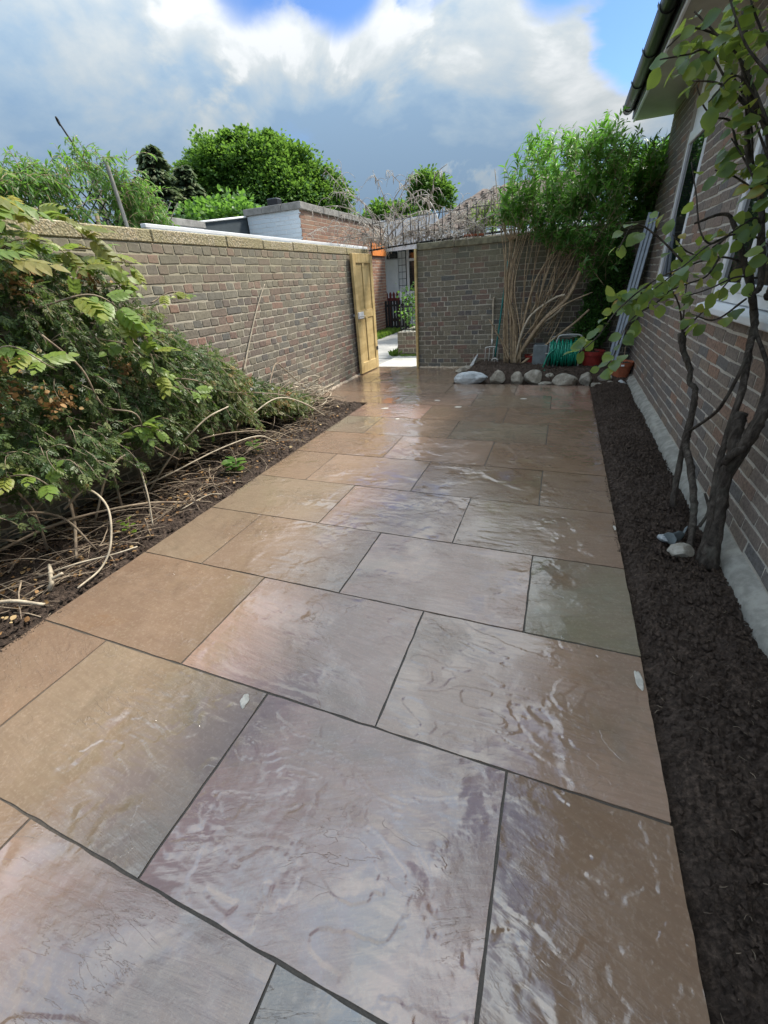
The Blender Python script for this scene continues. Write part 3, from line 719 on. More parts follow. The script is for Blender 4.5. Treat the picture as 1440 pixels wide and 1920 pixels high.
# ------------------------------------------------------------------ the house on the right
XH = 1.0
hs = thing('brick_house', 'brown brick house wall on the right with white windows, pale soffit and black gutter', 'house', (2.5, 4, 0))
W1 = (5.44, 6.42, 1.10, 2.96); W2 = (2.0, 4.02, 1.10, 2.50)
core = MB()
for (a, b, z0, z1) in [(-1.5, 2.0, 0, 2.96), (2.0, 4.02, 0, 1.10), (2.0, 4.02, 2.50, 2.96), (4.02, 5.44, 0, 2.96), (5.44, 6.42, 0, 1.10), (6.42, 7.72, 0, 2.96)]:
    core.box(XH+.0015, XH+.28, a, b, z0 if z0 > 0 else -.3, z1)
ob('mortar_core', core.mesh('mortar_core', M_mortH), hs)
nb = build_wall(hs, (XH, 0), (0, 1), (-1, 0), 7.72, .075, 39, .0750, M_brickH, 300, 'stretcher', holes=[(W1[0], W1[1], W1[2]-.02, W1[3]), (W2[0], W2[1], W2[2]-.02, W2[3])], x_from=-.5, vis=lambda a, z: a > 1.2, seed=9)
# end wall of the house, facing +y, and reveals
box_ob('end_wall', M_mortH, XH+.28, 5.0, 7.50, 7.715, -.3, 2.96, hs, 0)
pl = ragged('plinth_concrete', [(.962, -1.0, .055), (.965, 2.0, .05), (.96, 4.0, .05), (.968, 7.4, .05)], -.012, .012, M_conc, 200, (1, 0))
mbp = MB()
ys = np.linspace(-1, 7.42, 260); zt = .055+.03*(fbm(np.stack([ys*5, ys*0], -1), 4, 77)-.3); xo = .928+.02*(fbm(np.stack([ys*4, ys*0+5], -1), 4, 78)-.5)
V = np.stack([np.stack([xo, ys, np.full_like(ys, -.15)], -1), np.stack([xo+.004, ys, zt-.055], -1), np.stack([xo+.03, ys, zt-.022], -1), np.stack([np.full_like(ys, 1.004), ys, zt+.008], -1)], 1).reshape(-1, 3)
F = np.array([(i*4+j, i*4+j+1, i*4+j+5, i*4+j+4) for i in range(259) for j in range(3)])
ob('plinth', mesh_np('plinth', V, F, M_conc, True, np.zeros(len(V))), hs)
# windows
def window(y0, y1, z0, z1, mull, xf=XH+.012, sash=()):
    fr = MB(); t = .062; xb = xf+.07
    fr.box(xf, xb, y0, y0+t, z0, z1, .006); fr.box(xf, xb, y1-t, y1, z0, z1, .006)
    fr.box(xf+.001, xb, y0+t, y1-t, z0, z0+t, .006); fr.box(xf+.001, xb, y0+t, y1-t, z1-t, z1, .006)
    for m_ in mull: fr.box(xf+.001, xb, m_-t/2, m_+t/2, z0+t, z1-t, .006)
    f = ob('window', fr.mesh('window', M_white), hs)
    edges = [y0+t/2]+list(mull)+[y1-t/2]
    for a, b in zip(edges[:-1], edges[1:]):
        a2, b2 = a+t/2+.004, b-t/2-.004; s = .048
        sb = MB(); xs_ = xf-.012
        sb.box(xs_, xs_+.05, a2, a2+s, z0+t+.004, z1-t-.004, .005); sb.box(xs_, xs_+.05, b2-s, b2, z0+t+.004, z1-t-.004, .005)
        sb.box(xs_+.001, xs_+.05, a2+s, b2-s, z0+t+.004, z0+t+.004+s, .005); sb.box(xs_+.001, xs_+.05, a2+s, b2-s, z1-t-.004-s, z1-t-.004, .005)
        ob('sash', sb.mesh('sash', M_white), f)
        ob('pane', MB().box(xs_+.02, xs_+.026, a2+s-.004, b2-s+.004, z0+t+s, z1-t-s).mesh('pane', M_glass), f)
    return f
w1 = window(W1[0]+.005, W1[1]-.005, 1.115, 2.52, [])
box_ob('white_panel', M_white, XH+.03, XH+.11, W1[0]+.006, W1[1]-.006, 2.523, 2.955, hs, .004)
w2 = window(W2[0]+.005, W2[1]-.005, 1.115, 2.49, [2.70, 3.40])
def sill(y0, y1):
    mb = MB(); V = []; 
    prof = [(XH+.11, 1.118), (XH-.005, 1.103), (XH-.058, 1.088), (XH-.062, 1.082), (XH-.062, 1.052), (XH-.056, 1.046), (XH+.0, 1.046), (XH+.11, 1.046)]
    n = len(prof)
    V = [(x, y, z) for y in (y0, y1) for x, z in prof]
    F = [(i, (i+1) % n, n+(i+1) % n, n+i) for i in range(n)]
    mb.add(V, F); mb.add([V[0], V[1], V[2], V[3], V[4], V[5], V[6], V[7]], [(0, 1, 6, 7), (1, 2, 5, 6), (2, 3, 4, 5)]); mb.add([V[n+i] for i in range(8)], [(0, 1, 6, 7), (1, 2, 5, 6), (2, 3, 4, 5)])
    ob('window_sill', mb.mesh('window_sill', M_white), hs)
sill(W1[0]-.03, W1[1]+.04); sill(W2[0]-.04, W2[1]+.04)
# dark backing slab standing in for the unlit interior behind the glass
box_ob('dark_backing', M_dark, XH+.16, XH+.24, 1.9, 6.6, 1.0, 2.9, hs, 0)
# eaves
YE = 7.72
box_ob('soffit', M_soffit, .575, XH+.004, -1.5, YE, 2.955, 2.968, hs, 0)
box_ob('soffit_joint', M_soffit, .573, XH+.006, 4.40, 4.43, 2.948, 2.954, hs, .001)
box_ob('fascia', M_white, .552, .574, -1.5, YE, 2.945, 3.12, hs, .002)
box_ob('fascia_cap', M_black, .535, .551, -1.5, YE-.003, 2.975, 3.125, hs, .002)
def gutter():
    n = 10; V = []; x0 = .475; r = .058; zc = 3.085
    prof = [(x0-r*math.cos(a)*1.05, zc-r*math.sin(a)) for a in np.linspace(-.0, math.pi, n)]
    pin = [(x0-(r-.004)*math.cos(a), zc-(r-.004)*math.sin(a)) for a in np.linspace(math.pi, 0, n)]
    pp = [(prof[0][0]-.004, zc+.008)]+prof+pin
    m = len(pp); V = [(x, y, z) for y in (-1.5, YE+.01) for x, z in pp]
    F = [(i, (i+1) % m, m+(i+1) % m, m+i) for i in range(m)]
    mb = MB(); mb.add(V, F); mb.add([(x, YE+.006, z) for x, z in prof]+[(x0, YE+.006, zc)], [(i, i+1, n) for i in range(n-1)])
    gt = ob('gutter', mb.mesh('gutter', M_black, False), hs)
    for y in np.arange(-.6, 7.7, .82):
        V = [(x0+(x-x0)*1.12, yy_, zc+(z-zc)*1.13) for yy_ in (y-.035, y+.035) for x, z in [(prof[0][0]-.006, zc+.016)]+prof]
        m = n+1; mb = MB(); mb.add(V, [(i, i+1, m+i+1, m+i) for i in range(m-1)]+[(i, i+1, m+i+1, m+i) for i in range(0)])
        mb.add([(x0+(x-x0)*1.12, y-.035, zc+(z-zc)*1.13) for x, z in prof]+[(x0, y-.035, zc)], [(i, i+1, n) for i in range(n-1)])
        mb.add([(x0+(x-x0)*1.12, y+.035, zc+(z-zc)*1.13) for x, z in prof]+[(x0, y+.035, zc)], [(i, i+1, n) for i in range(n-1)])
        ob('gutter_bracket', mb.mesh('gutter_bracket', M_black), gt)
gutter()
# pitched roof above the eaves
rf = MB(); rf.add([(.50, -1.5, 3.13), (.50, YE+.03, 3.13), (4.2, YE+.03, 4.9), (4.2, -1.5, 4.9), (.50, -1.5, 3.16), (.50, YE+.03, 3.16), (4.2, YE+.03, 4.95), (4.2, -1.5, 4.95)],
       [(0, 1, 2, 3), (4, 7, 6, 5), (0, 4, 5, 1), (1, 5, 6, 2), (2, 6, 7, 3), (0, 3, 7, 4)])
ob('roof', rf.mesh('roof', M_tileroof), hs)

# ------------------------------------------------------------------ gateway
gt = thing('timber_gate', 'pale treated wooden gate standing open against the left wall', 'gate', (-3.08, 7.05, 0))
Lg, Tg, Hg = .69, .045, 1.78          # local: x from the hinge towards the viewer
def gbox(name, a0, a1, z0, z1, d0=0., d1=Tg, mat=M_wood, bev=.004, parent=None, lab=None):
    return ob(name, MB().box(a0, a1, d0, d1, z0, z1, bev).mesh(name, mat), parent or gt, label=lab)
base = Vector((-3.055, 7.40, .012)); tip = Vector((-3.092, 6.715, .012)); dv = (tip-base).normalized()
lean = .012
parts = []
parts += [gbox('stile', 0, .085, 0, Hg), gbox('stile', Lg-.095, Lg, 0, Hg)]
parts += [gbox('top_rail', .0855, Lg-.0955, Hg-.13, Hg-.001), gbox('bottom_rail', .0855, Lg-.0955, .001, .17), gbox('lock_rail', .0855, Lg-.0955, .86, .98, .006, Tg-.006)]
parts += [gbox('muntin', Lg/2-.04, Lg/2+.03, .1705, .8595, .002, Tg-.002), gbox('muntin', Lg/2-.04, Lg/2+.03, .9805, Hg-.1305, .002, Tg-.002)]
for (a, b) in ((.0855, Lg/2-.0405), (Lg/2+.0305, Lg-.0955)):
    for (z0, z1) in ((.1705, .8595), (.9805, Hg-.1305)):
        nbd = 7; zz = np.linspace(z0, z1, nbd+1)
        for q in range(nbd): parts.append(gbox('panel_board', a, b, zz[q]+.0003, zz[q+1]-.0003, .016, Tg-.016, bev=0))
lk = gbox('lock_case', Lg-.19, Lg-.02, .86, .96, Tg+.001, Tg+.028, M_white, .004); parts.append(lk)
for o in parts:
    o.location = (0, 0, 0)
kb = ob('handle', tubes_mesh('handle', [(crom([(Lg-.05, Tg+.02, .90), (Lg-.05, Tg+.065, .90), (Lg-.14, Tg+.07, .90)], 4), .008)], M_steel, 7), gt); kb.location = (0, 0, 0); parts.append(kb)
kn = ob('knob', tubes_mesh('knob', [(np.array([(Lg-.05, -.002, .91), (Lg-.05, -.02, .91), (Lg-.05, -.03, .91), (Lg-.05, -.055, .91)]), [.01, .01, .026, .018])], M_steel, 10), gt); kn.location = (0, 0, 0); parts.append(kn)
ms = ob('hinge', MB().box(-.01, .06, Tg+.0005, Tg+.006, .3, .36).mesh('hinge', M_iron), gt); parts.append(ms)
ux = dv; uy = Vector((-dv.y, dv.x, 0)); uy = uy if uy.x > 0 else -uy
for o in parts:
    mx = Matrix(((ux.x, uy.x, 0, 0), (ux.y, uy.y, 0, 0), (0, 0, 1, 0), (0, 0, 0, 1)))
    o.matrix_local = Matrix.Translation(base-gt.location-uy*Tg*.5) @ mx
box = box_ob('gate_post', M_wood, -2.292, -2.2585, 7.36, 7.56, 0, 1.80, None, .004); tag(box, 'narrow pale timber gate post fixed to the end of the dark wall', 'gate post')
o = box_ob('latch_keep', M_iron, -2.30, -2.293, 7.38, 7.41, .88, .95, box, .002)
o = box_ob('gate_post', M_wood, -3.12, -3.095, 7.43, 7.56, 0, 1.77, None, .004); tag(o, 'hinge-side gate post beside the open gate at the left wall end', 'gate post')

# railing over wall and gateway
rl = thing('iron_railing', 'black iron railing running over the gateway and the end wall coping', 'railing', (-2, 7.5, 1.87))
tube_ob('bottom_rail', [(-3.12, 7.5, 1.845), (-2.25, 7.5, 1.885), (-.95, 7.5, 1.915)], .013, M_iron, rl, 6)
tube_ob('top_rail', [(-3.12, 7.5, 2.20), (-2.25, 7.5, 2.235), (-.95, 7.5, 2.26)], .005, M_iron, rl, 6)
for i in range(17):
    x = -3.02+i*.128; tube_ob('railing_bar', [(x, 7.5, 1.86+.03*i/17), (x, 7.5, 2.30+.03*i/17)], .0075, M_iron, rl, 6, k=1)
bt = ob('broken_tile', MB().box(-.17, .12, -.05, .05, -.014, .014, .005).mesh('broken_tile', M_terra), None, None, (-1.35, 7.48, 1.905)); bt.rotation_euler = (0, .03, .2)
tag(bt, 'broken orange clay tile lying on the end wall coping', 'tile')

# ------------------------------------------------------------------ small things at the back
def stone(x, y, z, w_, h_, d_, seed, mat=M_stone, name='rock', rot=0, ang=.0):
    import bmesh
    bm = bmesh.new(); bmesh.ops.create_icosphere(bm, subdivisions=4, radius=1.)
    V = np.array([v.co[:] for v in bm.verts]); rg = np.random.default_rng(seed)
    # cut by random planes for facets
    for k in range(11):
        nn = rg.normal(size=3); nn /= np.linalg.norm(nn); d = rg.uniform(.62, .9); s = V@nn
        V = V-np.clip(s-d, 0, 1)[:, None]*nn*.92
    V = V*(1+.30*(fbm(V*2.2+seed, 5, seed, .6)[:, None]-.5))
    V = V/np.abs(V).max(0)*np.array([w_/2, d_/2, h_/2])
    for v, c in zip(bm.verts, V): v.co = c
    me = bpy.data.meshes.new(name); bm.to_mesh(me); bm.free(); me.materials.append(mat)
    for p in me.polygons: p.use_smooth = False
    o = ob(name, me, None, None, (x, y, z+h_*.36)); o.rotation_euler = (rg.uniform(-.15, .15), ang, rot); return o
SD = [(-1.12, 6.25, .49, .21, 'largest pale blue-grey wedge of stone at the left end of the rock edging'), (-.74, 6.27, .22, .22, 'rounded upright stone just right of the big blue-grey wedge'),
      (-.47, 6.29, .18, .20, 'brownish pitted rock, third from the left in the edging row'), (-.25, 6.33, .285, .21, 'chunky pale rock with a shadowed hollow left of the hose reel'),
      (-.09, 6.25, .19, .085, 'low flat pale stone at the patio edge in front of the hose reel'), (-.04, 6.52, .14, .09, 'small grey stone tucked behind the others before the hose reel'),
      (.18, 6.25, .37, .19, 'broad lumpy rock in front of the right side of the hose reel'), (.42, 6.30, .16, .19, 'squarish split rock right of the broad lumpy one'),
      (.55, 6.22, .17, .09, 'low oval stone at the corner of the patio'), (.655, 6.46, .19, .14, 'tilted grey stone beside the foot of the ladder'),
      (.73, 6.32, .12, .08, 'small rounded stone between ladder foot and flowerpot'), (.855, 6.36, .13, .085, 'small whitish stone in front of the flowerpot')]
for i, (x, y, w_, h_, lab) in enumerate(SD):
    o = stone(x, y, float(soilz(x, max(y, 6.21)))*.5-.03, w_, h_*1.12, w_*random.uniform(.6, .85) if w_ < .4 else .26, 20+i, M_stoneb if i in (0, 11) else M_stone, rot=random.uniform(-.3, .3) if i else .05)
    tag(o, lab, 'rock', 'rocks edging the back bed')
o = stone(-1.33, 7.05, .0, .24, .11, .18, 51, M_stone, rot=.4); tag(o, 'rubble lump beside the big blue-grey wedge near the wall', 'rock', 'rocks edging the back bed')
o = stone(-1.24, 7.15, .06, .06, .24, .2, 52, M_stoneb, rot=.2, ang=.6); tag(o, 'thin slab of rock leaning against rubble at the left end', 'rock', 'rocks edging the back bed')
o = stone(-1.45, 7.02, -.02, .16, .09, .12, 53, M_stone, rot=1.); tag(o, 'smallest rubble piece on the paving near the end wall', 'rock', 'rocks edging the back bed')
o = stone(.755, 2.24, -.01, .14, .085, .10, 54, M_stone, rot=.5); tag(o, 'mottled stone on the soil at the foot of the climbing rose', 'rock')
o = stone(.70, 2.37, .0, .10, .045, .07, 55, M_stoneb, rot=1.2, ang=.3); tag(o, 'flat white-edged stone beside the mottled one under the rose', 'rock')
for i, (x, y, rt_, l) in enumerate([(.755, 2.36, .4, 'upright bluish slate chip by the rose stems'), (.80, 2.42, 1.3, 'leaning grey slate shard behind the rose stones'), (.715, 2.33, 2.2, 'low dark slate chip between stones and rose')]):
    o = stone(x, y, .015, .085, .075, .014, 60+i, M_slate, 'slate_piece', rt_, .2); tag(o, l, 'slate')

# garden fork
fk = thing('garden_fork', 'steel garden fork with weathered shaft leaning on the end wall', 'garden fork', (-1.0, 7.2, .12))
f0 = np.array([-.985, 7.27, .13]); 
hz_ = .40
tube_ob('shaft', [(-.985, 7.30, .38), (-1.0, 7.345, .72), (-1.015, 7.385, .98), (-1.005, 7.392, 1.06)], [.015, .014, .014, .016], M_twigp, fk, 8)
tube_ob('socket', [(-.985, 7.29, .34), (-.988, 7.307, .46)], [.010, .018], M_steel, fk, 8, k=1)
tube_ob('crossbar', [(-1.085, 7.285, .315), (-1.075, 7.285, .335), (-.985, 7.287, .345), (-.895, 7.285, .335), (-.885, 7.285, .315)], .009, M_steel, fk, 6)
for x in (-1.082, -1.018, -.952, -.888):
    tube_ob('tine', [(x, 7.285, .325), (x, 7.275, .25), (x*.999, 7.245, .10)], [.0085, .008, .003], M_steel, fk, 5)
# teal handled tool
tl = thing('long_handled_rake', 'rake with long teal handle leaning between fork and bush', 'rake', (-.9, 7.2, .12))
tube_ob('handle', [(-.915, 7.22, .20), (-.87, 7.30, .9), (-.835, 7.39, 1.53)], .0135, M_teal, tl, 8)
tube_ob('rake_head', [(-.97, 7.20, .16), (-.915, 7.205, .18), (-.86, 7.20, .16)], .008, M_steel, tl, 5)
for q in range(5): tube_ob('tooth', [(-.965+q*.025, 7.20, .165), (-.968+q*.026, 7.16, .12)], .003, M_steel, tl, 4, k=1)

# hose reel
hx, hy, hz = .10, 6.92, .12
hr = thing('hose_reel', 'grey tubular hose reel stand wound with bright green hose', 'hose reel', (hx, hy, .1))
def arch(x, y0, y1, top): return [(x, y0, .10), (x, y0+.01, .35), (x, y0+.03, top-.04), (x, (y0+y1)/2, top), (x, y1-.03, top-.04), (x, y1, .35), (x, y1+.02, .10)]
# frame: two rounded arches facing the viewer, front and rear
def archx(y, x0, x1, top, foot): return [(x0, y, foot), (x0+.005, y, .35), (x0+.02, y+.02, top-.05), (x0+.07, y+.03, top), (x1-.07, y+.03, top), (x1-.02, y+.02, top-.05), (x1-.005, y, .35), (x1-.03, y-.02, foot)]
tube_ob('frame_tube', archx(hy-.10, hx-.12, hx+.24, .55, .09), .0115, M_frame, hr, 8)
tube_ob('frame_tube', archx(hy+.16, hx-.22, hx+.20, .50, .09), .0115, M_frame, hr, 8)
for x in (-.20, .21):
    V, F, T = tube([(hx+x-.006, hy, .29), (hx+x+.006, hy, .29)], [.16, .16], 20)
    ob('drum_flange', mesh_np('drum_flange', V, [F, T], M_crate, False, np.zeros(len(V))), hr)
items = []
for layer in range(2):
    for i in range(15):
        x = hx-.185+.026*i+(.013 if layer else 0)+random.uniform(-.006, .006); r = .155+.026*layer+random.uniform(-.006, .012)
        th = np.linspace(0, 2*np.pi, 25)+random.random()*6; sl_ = random.uniform(-.03, .03)
        items.append((np.stack([x+sl_*np.sin(th), hy+r*np.cos(th), .295+r*1.0*np.sin(th)], -1), .0095))
hm = ob('hose', tubes_mesh('hose', items[:1]+[(crom([(hx-.19, hy-.16, .33), (hx-.23, hy-.20, .22), (hx-.25, hy-.22, .12), (hx-.22, hy-.28, .10)], 6), .0095), (crom([(hx-.12, hy-.17, .38), (hx-.2, hy-.2, .30), (hx-.24, hy-.22, .16)], 6), .0095)], M_hose, 6), hr)
for it in items: ob('hose_coil', tubes_mesh('hose_coil', [it], M_hose, 6), hr)
tube_ob('axle', [(hx-.25, hy, .29), (hx+.25, hy, .29)], .012, M_frame, hr, 6, k=1)
o = box_ob('storage_tub', M_crate, -.33, -.12, 7.02, 7.25, .09, .40, None, .015); tag(o, 'small grey plastic tub behind the left of the hose reel', 'tub')
# pots
def pot(x, y, z, r1, r2, h_, mat, name, lab, cat, rim=True):
    t = thing(name, lab, cat, (x, y, z)); n = 26; th = np.linspace(0, 2*np.pi, n, endpoint=False)
    prof = [(r2*.2, 0), (r2, 0), (r1*.93, h_*.78)] + ([(r1*1.03, h_*.785), (r1*1.06, h_), (r1*.97, h_)] if rim else [(r1, h_), (r1*.95, h_)]) + [(r1*.9, h_*.86), (0.001, h_*.86)]
    V = np.array([(x+r*math.cos(a), y+r*math.sin(a), z+q) for r, q in prof for a in th]); m = len(prof)
    F = np.array([(i*n+j, i*n+(j+1) % n, (i+1)*n+(j+1) % n, (i+1)*n+j) for i in range(m-2) for j in range(n)])
    ob('pot_body', mesh_np('pot_body', V[:(m-1)*n], F, mat, False, np.zeros((m-1)*n)), t)
    ex = np.linspace(0, 1, 7); VV = [(x, y, z+h_*.9)]
    for q in ex[1:]: VV += [(x+q*r1*.93*math.cos(a), y+q*r1*.93*math.sin(a), z+h_*.88+random.uniform(-.008, .012)) for a in th]
    F3 = np.array([(0, 1+j, 1+(j+1) % n) for j in range(n)]); F4 = np.array([(1+i*n+j, 1+(i+1)*n+j, 1+(i+1)*n+(j+1) % n, 1+i*n+(j+1) % n) for i in range(5) for j in range(n)])
    ob('potting_soil', mesh_np('potting_soil', np.array(VV), [F3, F4], M_soil, False, np.zeros(len(VV))), t); return t
tp = pot(.855, 6.62, .015, .135, .10, .215, M_terra, 'flowerpot', 'terracotta flowerpot holding a round-leaved seedling in the corner by the house', 'flowerpot')
box_ob('price_tag', M_white, .83, .87, 6.478, 6.482, .19, .212, tp, 0)
sdl = thing('potted_seedling', 'single stem with one large round lime leaf growing in the flowerpot', 'plant', (.855, 6.62, .2))
tube_ob('stem', [(.855, 6.62, .2), (.86, 6.60, .32), (.85, 6.59, .42)], .005, M_bark, sdl, 5)
pot(.50, 6.98, .06, .15, .12, .26, M_redpot, 'plant_bucket', 'red plastic bucket in shade between hose reel and ladder', 'bucket')
pot(-.36, 7.15, .10, .09, .07, .14, M_redpot, 'small_plant_pot', 'little red pot in the shade behind the bush stems', 'plant pot')
# ladder
ld = thing('aluminium_ladder', 'folded aluminium ladder leaning in the corner against the house', 'ladder', (.76, 6.95, 0))
A0 = Vector((.745, 6.93, .0)); A1 = Vector((.925, 7.12, 1.92)); ax = (A1-A0).normalized(); sidev = Vector((.97, -.22, 0)); sidev = (sidev-ax*sidev.dot(ax)).normalized(); dpt = ax.cross(sidev)
def rail(off, dof, w_=.030, t=.022, name='ladder_rail', m=M_alu, s0=0., s1=1.):
    mb = MB(); L_ = (A1-A0).length
    mb.box(-w_/2, w_/2, -t/2, t/2, s0*L_, s1*L_, .004); mb.box(-w_/2-.004, -w_/2+.003, -t/2-.003, t/2+.003, s0*L_, s1*L_, .001); mb.box(w_/2-.003, w_/2+.004, -t/2-.003, t/2+.003, s0*L_, s1*L_, .001)
    o = ob(name, mb.mesh(name, m), ld)
    o.matrix_local = Matrix.Translation(A0+sidev*off+dpt*dof-ld.location) @ Matrix((sidev, dpt, ax)).transposed().to_4x4()
for off in (-.042, .0, .042): rail(off, 0, .026)
for off in (-.042, .042): rail(off, .06, .026)
for q in np.arange(.12, .97, .13):
    p = A0+(A1-A0)*q; tube_ob('rung', [p-sidev*.0+dpt*.011, p+dpt*.055], .013, M_alu, ld, 6, k=1)

# ------------------------------------------------------------------ beyond the gateway
path = ob('path', MB().box(-5.1, -2.27, 7.56, 30, -.2, -.012).mesh('path', M_path), None, 'structure')
for i in range(14):
    y = 8.4+i*.62
    box_ob('path_slab', M_path, -5.0, -3.95, y, y+.61, -.05, .0, path, .004)
    box_ob('path_slab', M_path, -3.94, -3.06, y, y+.61, -.05, .0, path, .004)
stp = MB(); stp.add([(-3.12, 7.43, -.05), (-2.27, 7.43, -.05), (-2.27, 8.56, -.05), (-3.06, 8.56, -.05), (-3.12, 7.43, .006), (-2.27, 7.43, .006), (-2.27, 8.56, .012), (-3.06, 8.56, .012)], [(0, 3, 2, 1), (4, 5, 6, 7), (0, 1, 5, 4), (1, 2, 6, 5), (2, 3, 7, 6), (3, 0, 4, 7)])
ob('doorstep', stp.mesh('doorstep', M_step), None, 'structure')
lw = thing('low_brick_wall', 'low mossy brick wall with black railings beyond the gateway', 'wall', (-2.6, 8.7, 0))
ob('mortar_core', MB().box(-3.06, -1.0, 8.6015, 8.81, -.1, .46).mesh('mortar_core', M_mortB), lw)
build_wall(lw, (-3.07, 8.60), (1, 0), (0, -1), 2.0, .0, 6, .077, M_brickB, 60, 'english', seed=12)
build_wall(lw, (-3.07, 10.8), (0, -1), (-1, 0), 2.2, .0, 6, .077, M_brickB, 0, 'english', seed=13)
ob('return_wall', MB().box(-3.064, -2.86, 8.82, 10.8, -.1, .46).mesh('return_wall', M_mortB), lw)
fr_ = thing('black_iron_fence', 'short black iron railings on top of the low brick wall', 'fence', (-2.6, 8.7, .46))
tube_ob('fence_rail', [(-3.03, 8.7, .50), (-1.2, 8.7, .50)], .010, M_iron, fr_, 5, k=1); tube_ob('fence_rail', [(-3.03, 8.7, .92), (-1.2, 8.7, .92)], .010, M_iron, fr_, 5, k=1)
for i in range(9): tube_ob('fence_bar', [(-3.02+i*.085, 8.7, .46), (-3.02+i*.085, 8.7, .97)], .007, M_iron, fr_, 5, k=1)

nbd_ = thing('brick_outbuilding', 'flat-roofed orange brick outbuilding with white painted end behind the left wall', 'building', (-6, 11, 0))
XO = -5.09; YO = 8.8; YO2 = 13.45
ob('mortar_core', MB().box(-6.35, XO-.0015, YO+.006, YO2, -.2, 2.74).mesh('mortar_core', M_mortO), nbd_)
build_wall(nbd_, (XO, 0), (0, 1), (1, 0), YO2, .0, 36, .076, M_brickO, 200, 'stretcher', x_from=YO, vis=lambda a, z: z > 1.95 or a > 10.5, seed=21)
build_wall(nbd_, (-6.35, YO), (1, 0), (0, -1), 1.26, 1.9, 11, .076, M_brickW, 70, 'stretcher', seed=22, proud=.002)
ob('white_render', MB().box(-6.35, XO-.012, YO+.003, YO+.0055, 1.7, 2.74).mesh('white_render', M_whitep), nbd_)
for i in range(3): box_ob('parapet_coping', M_concg, -6.40+i*.46, -6.40+i*.46+.452, YO-.04, YO+.22, 2.742, 2.86, nbd_, .006)
for i in range(6): box_ob('parapet_coping', M_concg, XO-.2, XO+.04, YO+.225+i*.74, YO+.225+i*.74+.73, 2.742, 2.862, nbd_, .006)
box_ob('orange_board', M_orange, XO+.02, XO+.05, 12.4, 13.44, 2.03, 2.32, nbd_, .003)
ob_ = box_ob('chimney_cowl', M_black, -5.95, -5.70, 9.0, 9.2, 2.862, 3.02, nbd_, .02)
ln = thing('lean_to_roof', 'pale corrugated lean-to roof and grey upstand just over the left wall', 'roof', (-4.2, 6, 1.9))
ob('roof_edge', MB().box(-3.66, -3.60, 3.45, 8.6, 1.945, 1.978, .004).mesh('roof_edge', M_whitep), ln)
nC = 100; ycs = np.linspace(3.5, 8.5, nC*2); zc_ = 1.915+.012*np.where(np.arange(nC*2) % 4 < 2, 1, -1)
V = np.concatenate([np.stack([np.full(nC*2, -3.585), ycs, zc_-.02], -1), np.stack([np.full(nC*2, -5.0), ycs, zc_+.02], -1)]); F = np.array([(i, i+1, nC*2+i+1, nC*2+i) for i in range(nC*2-1)])
ob('corrugated_sheet', mesh_np('corrugated_sheet', V, F, M_whitep, False, np.zeros(len(V))), ln)
poly_ob('grey_cladding', [(-6.38, 6.6, 1.9), (-6.38, 8.95, 1.9), (-6.38, 8.95, 2.74), (-6.38, 6.6, 2.42), (-6.6, 6.6, 1.9), (-6.6, 8.95, 1.9), (-6.6, 8.95, 2.74), (-6.6, 6.6, 2.42)], [(0, 1, 2, 3), (4, 7, 6, 5), (2, 6, 7, 3), (0, 3, 7, 4), (1, 5, 6, 2)], M_dark, ln)
ob('roof_trim', tubes_mesh('roof_trim', [(np.array([(-6.36, 6.6, 2.44), (-6.36, 8.95, 2.76)]), .02)], M_whitep, 4), ln)
pw = thing('white_parapet', 'low white painted parapet with grey coping behind the lean-to roof', 'parapet', (-5.1, 5.8, 2.0))
build_wall(pw, (-5.3, 5.2), (0, 1), (1, 0), .98, 1.96, 4, .076, M_brickW, 40, 'stretcher', seed=31, proud=.002)
ob('parapet_core', MB().box(-5.5, -5.305, 5.2, 6.2, 1.9, 2.27).mesh('parapet_core', M_whitep), pw)
box_ob('parapet_coping', M_concg, -5.54, -5.27, 5.15, 6.22, 2.272, 2.36, pw, .006)

# bungalow at the end of the path
bg = thing('bungalow', 'white-fronted bungalow with brown tiled roof seen past the gateway', 'bungalow', (-3, 15, 0))
YB = 14.6
ob('front_wall', MB().box(-8, 1.5, YB, YB+.2, -.2, 2.3).mesh('front_wall', M_whitep), bg)
fm = box_ob('front_door', M_white, -5.48, -5.07, YB-.05, YB-.004, -.1, 1.97, bg, .006)
box_ob('letter_plate', M_steel, -5.34, -5.2, YB-.058, YB-.051, .95, 1.0, fm, .002)
box_ob('door_light', M_glass, -5.46, -5.09, YB-.04, YB-.004, 2.0, 2.2, bg, 0)
tp_ = ob('tiled_pier', MB().box(-5.05, -4.80, YB-.06, YB-.006, -.1, 2.25).mesh('tiled_pier', M_dark), bg)
for r in range(11):
    for c in range(2): box_ob('wall_tile', M_whitep, -5.045+c*.122, -5.045+c*.122+.112, YB-.068, YB-.061, .1+r*.19, .1+r*.19+.175, tp_, .002)
wf = MB(); wf.box(-4.78, -4.70, YB-.06, YB-.004, .98, 2.28, .004); wf.box(-4.699, -3.6, YB-.058, YB-.004, .98, 1.06, .004); wf.box(-4.699, -3.6, YB-.058, YB-.004, 1.90, 1.97, .004); wf.box(-4.699, -3.6, YB-.058, YB-.004, 2.21, 2.28, .004)
wo = ob('window', wf.mesh('window', M_white), bg); box_ob('pane', M_glass, -4.70, -3.6, YB-.03, YB-.006, 1.05, 2.25, wo, 0)
box_ob('fascia_board', M_whitep, -6.2, 2.0, 13.72, 13.76, 2.16, 2.36, bg, .004)
ob('porch_soffit', MB().box(-6.2, 2.0, 13.765, YB-.07, 2.27, 2.30).mesh('porch_soffit', M_dark), bg)
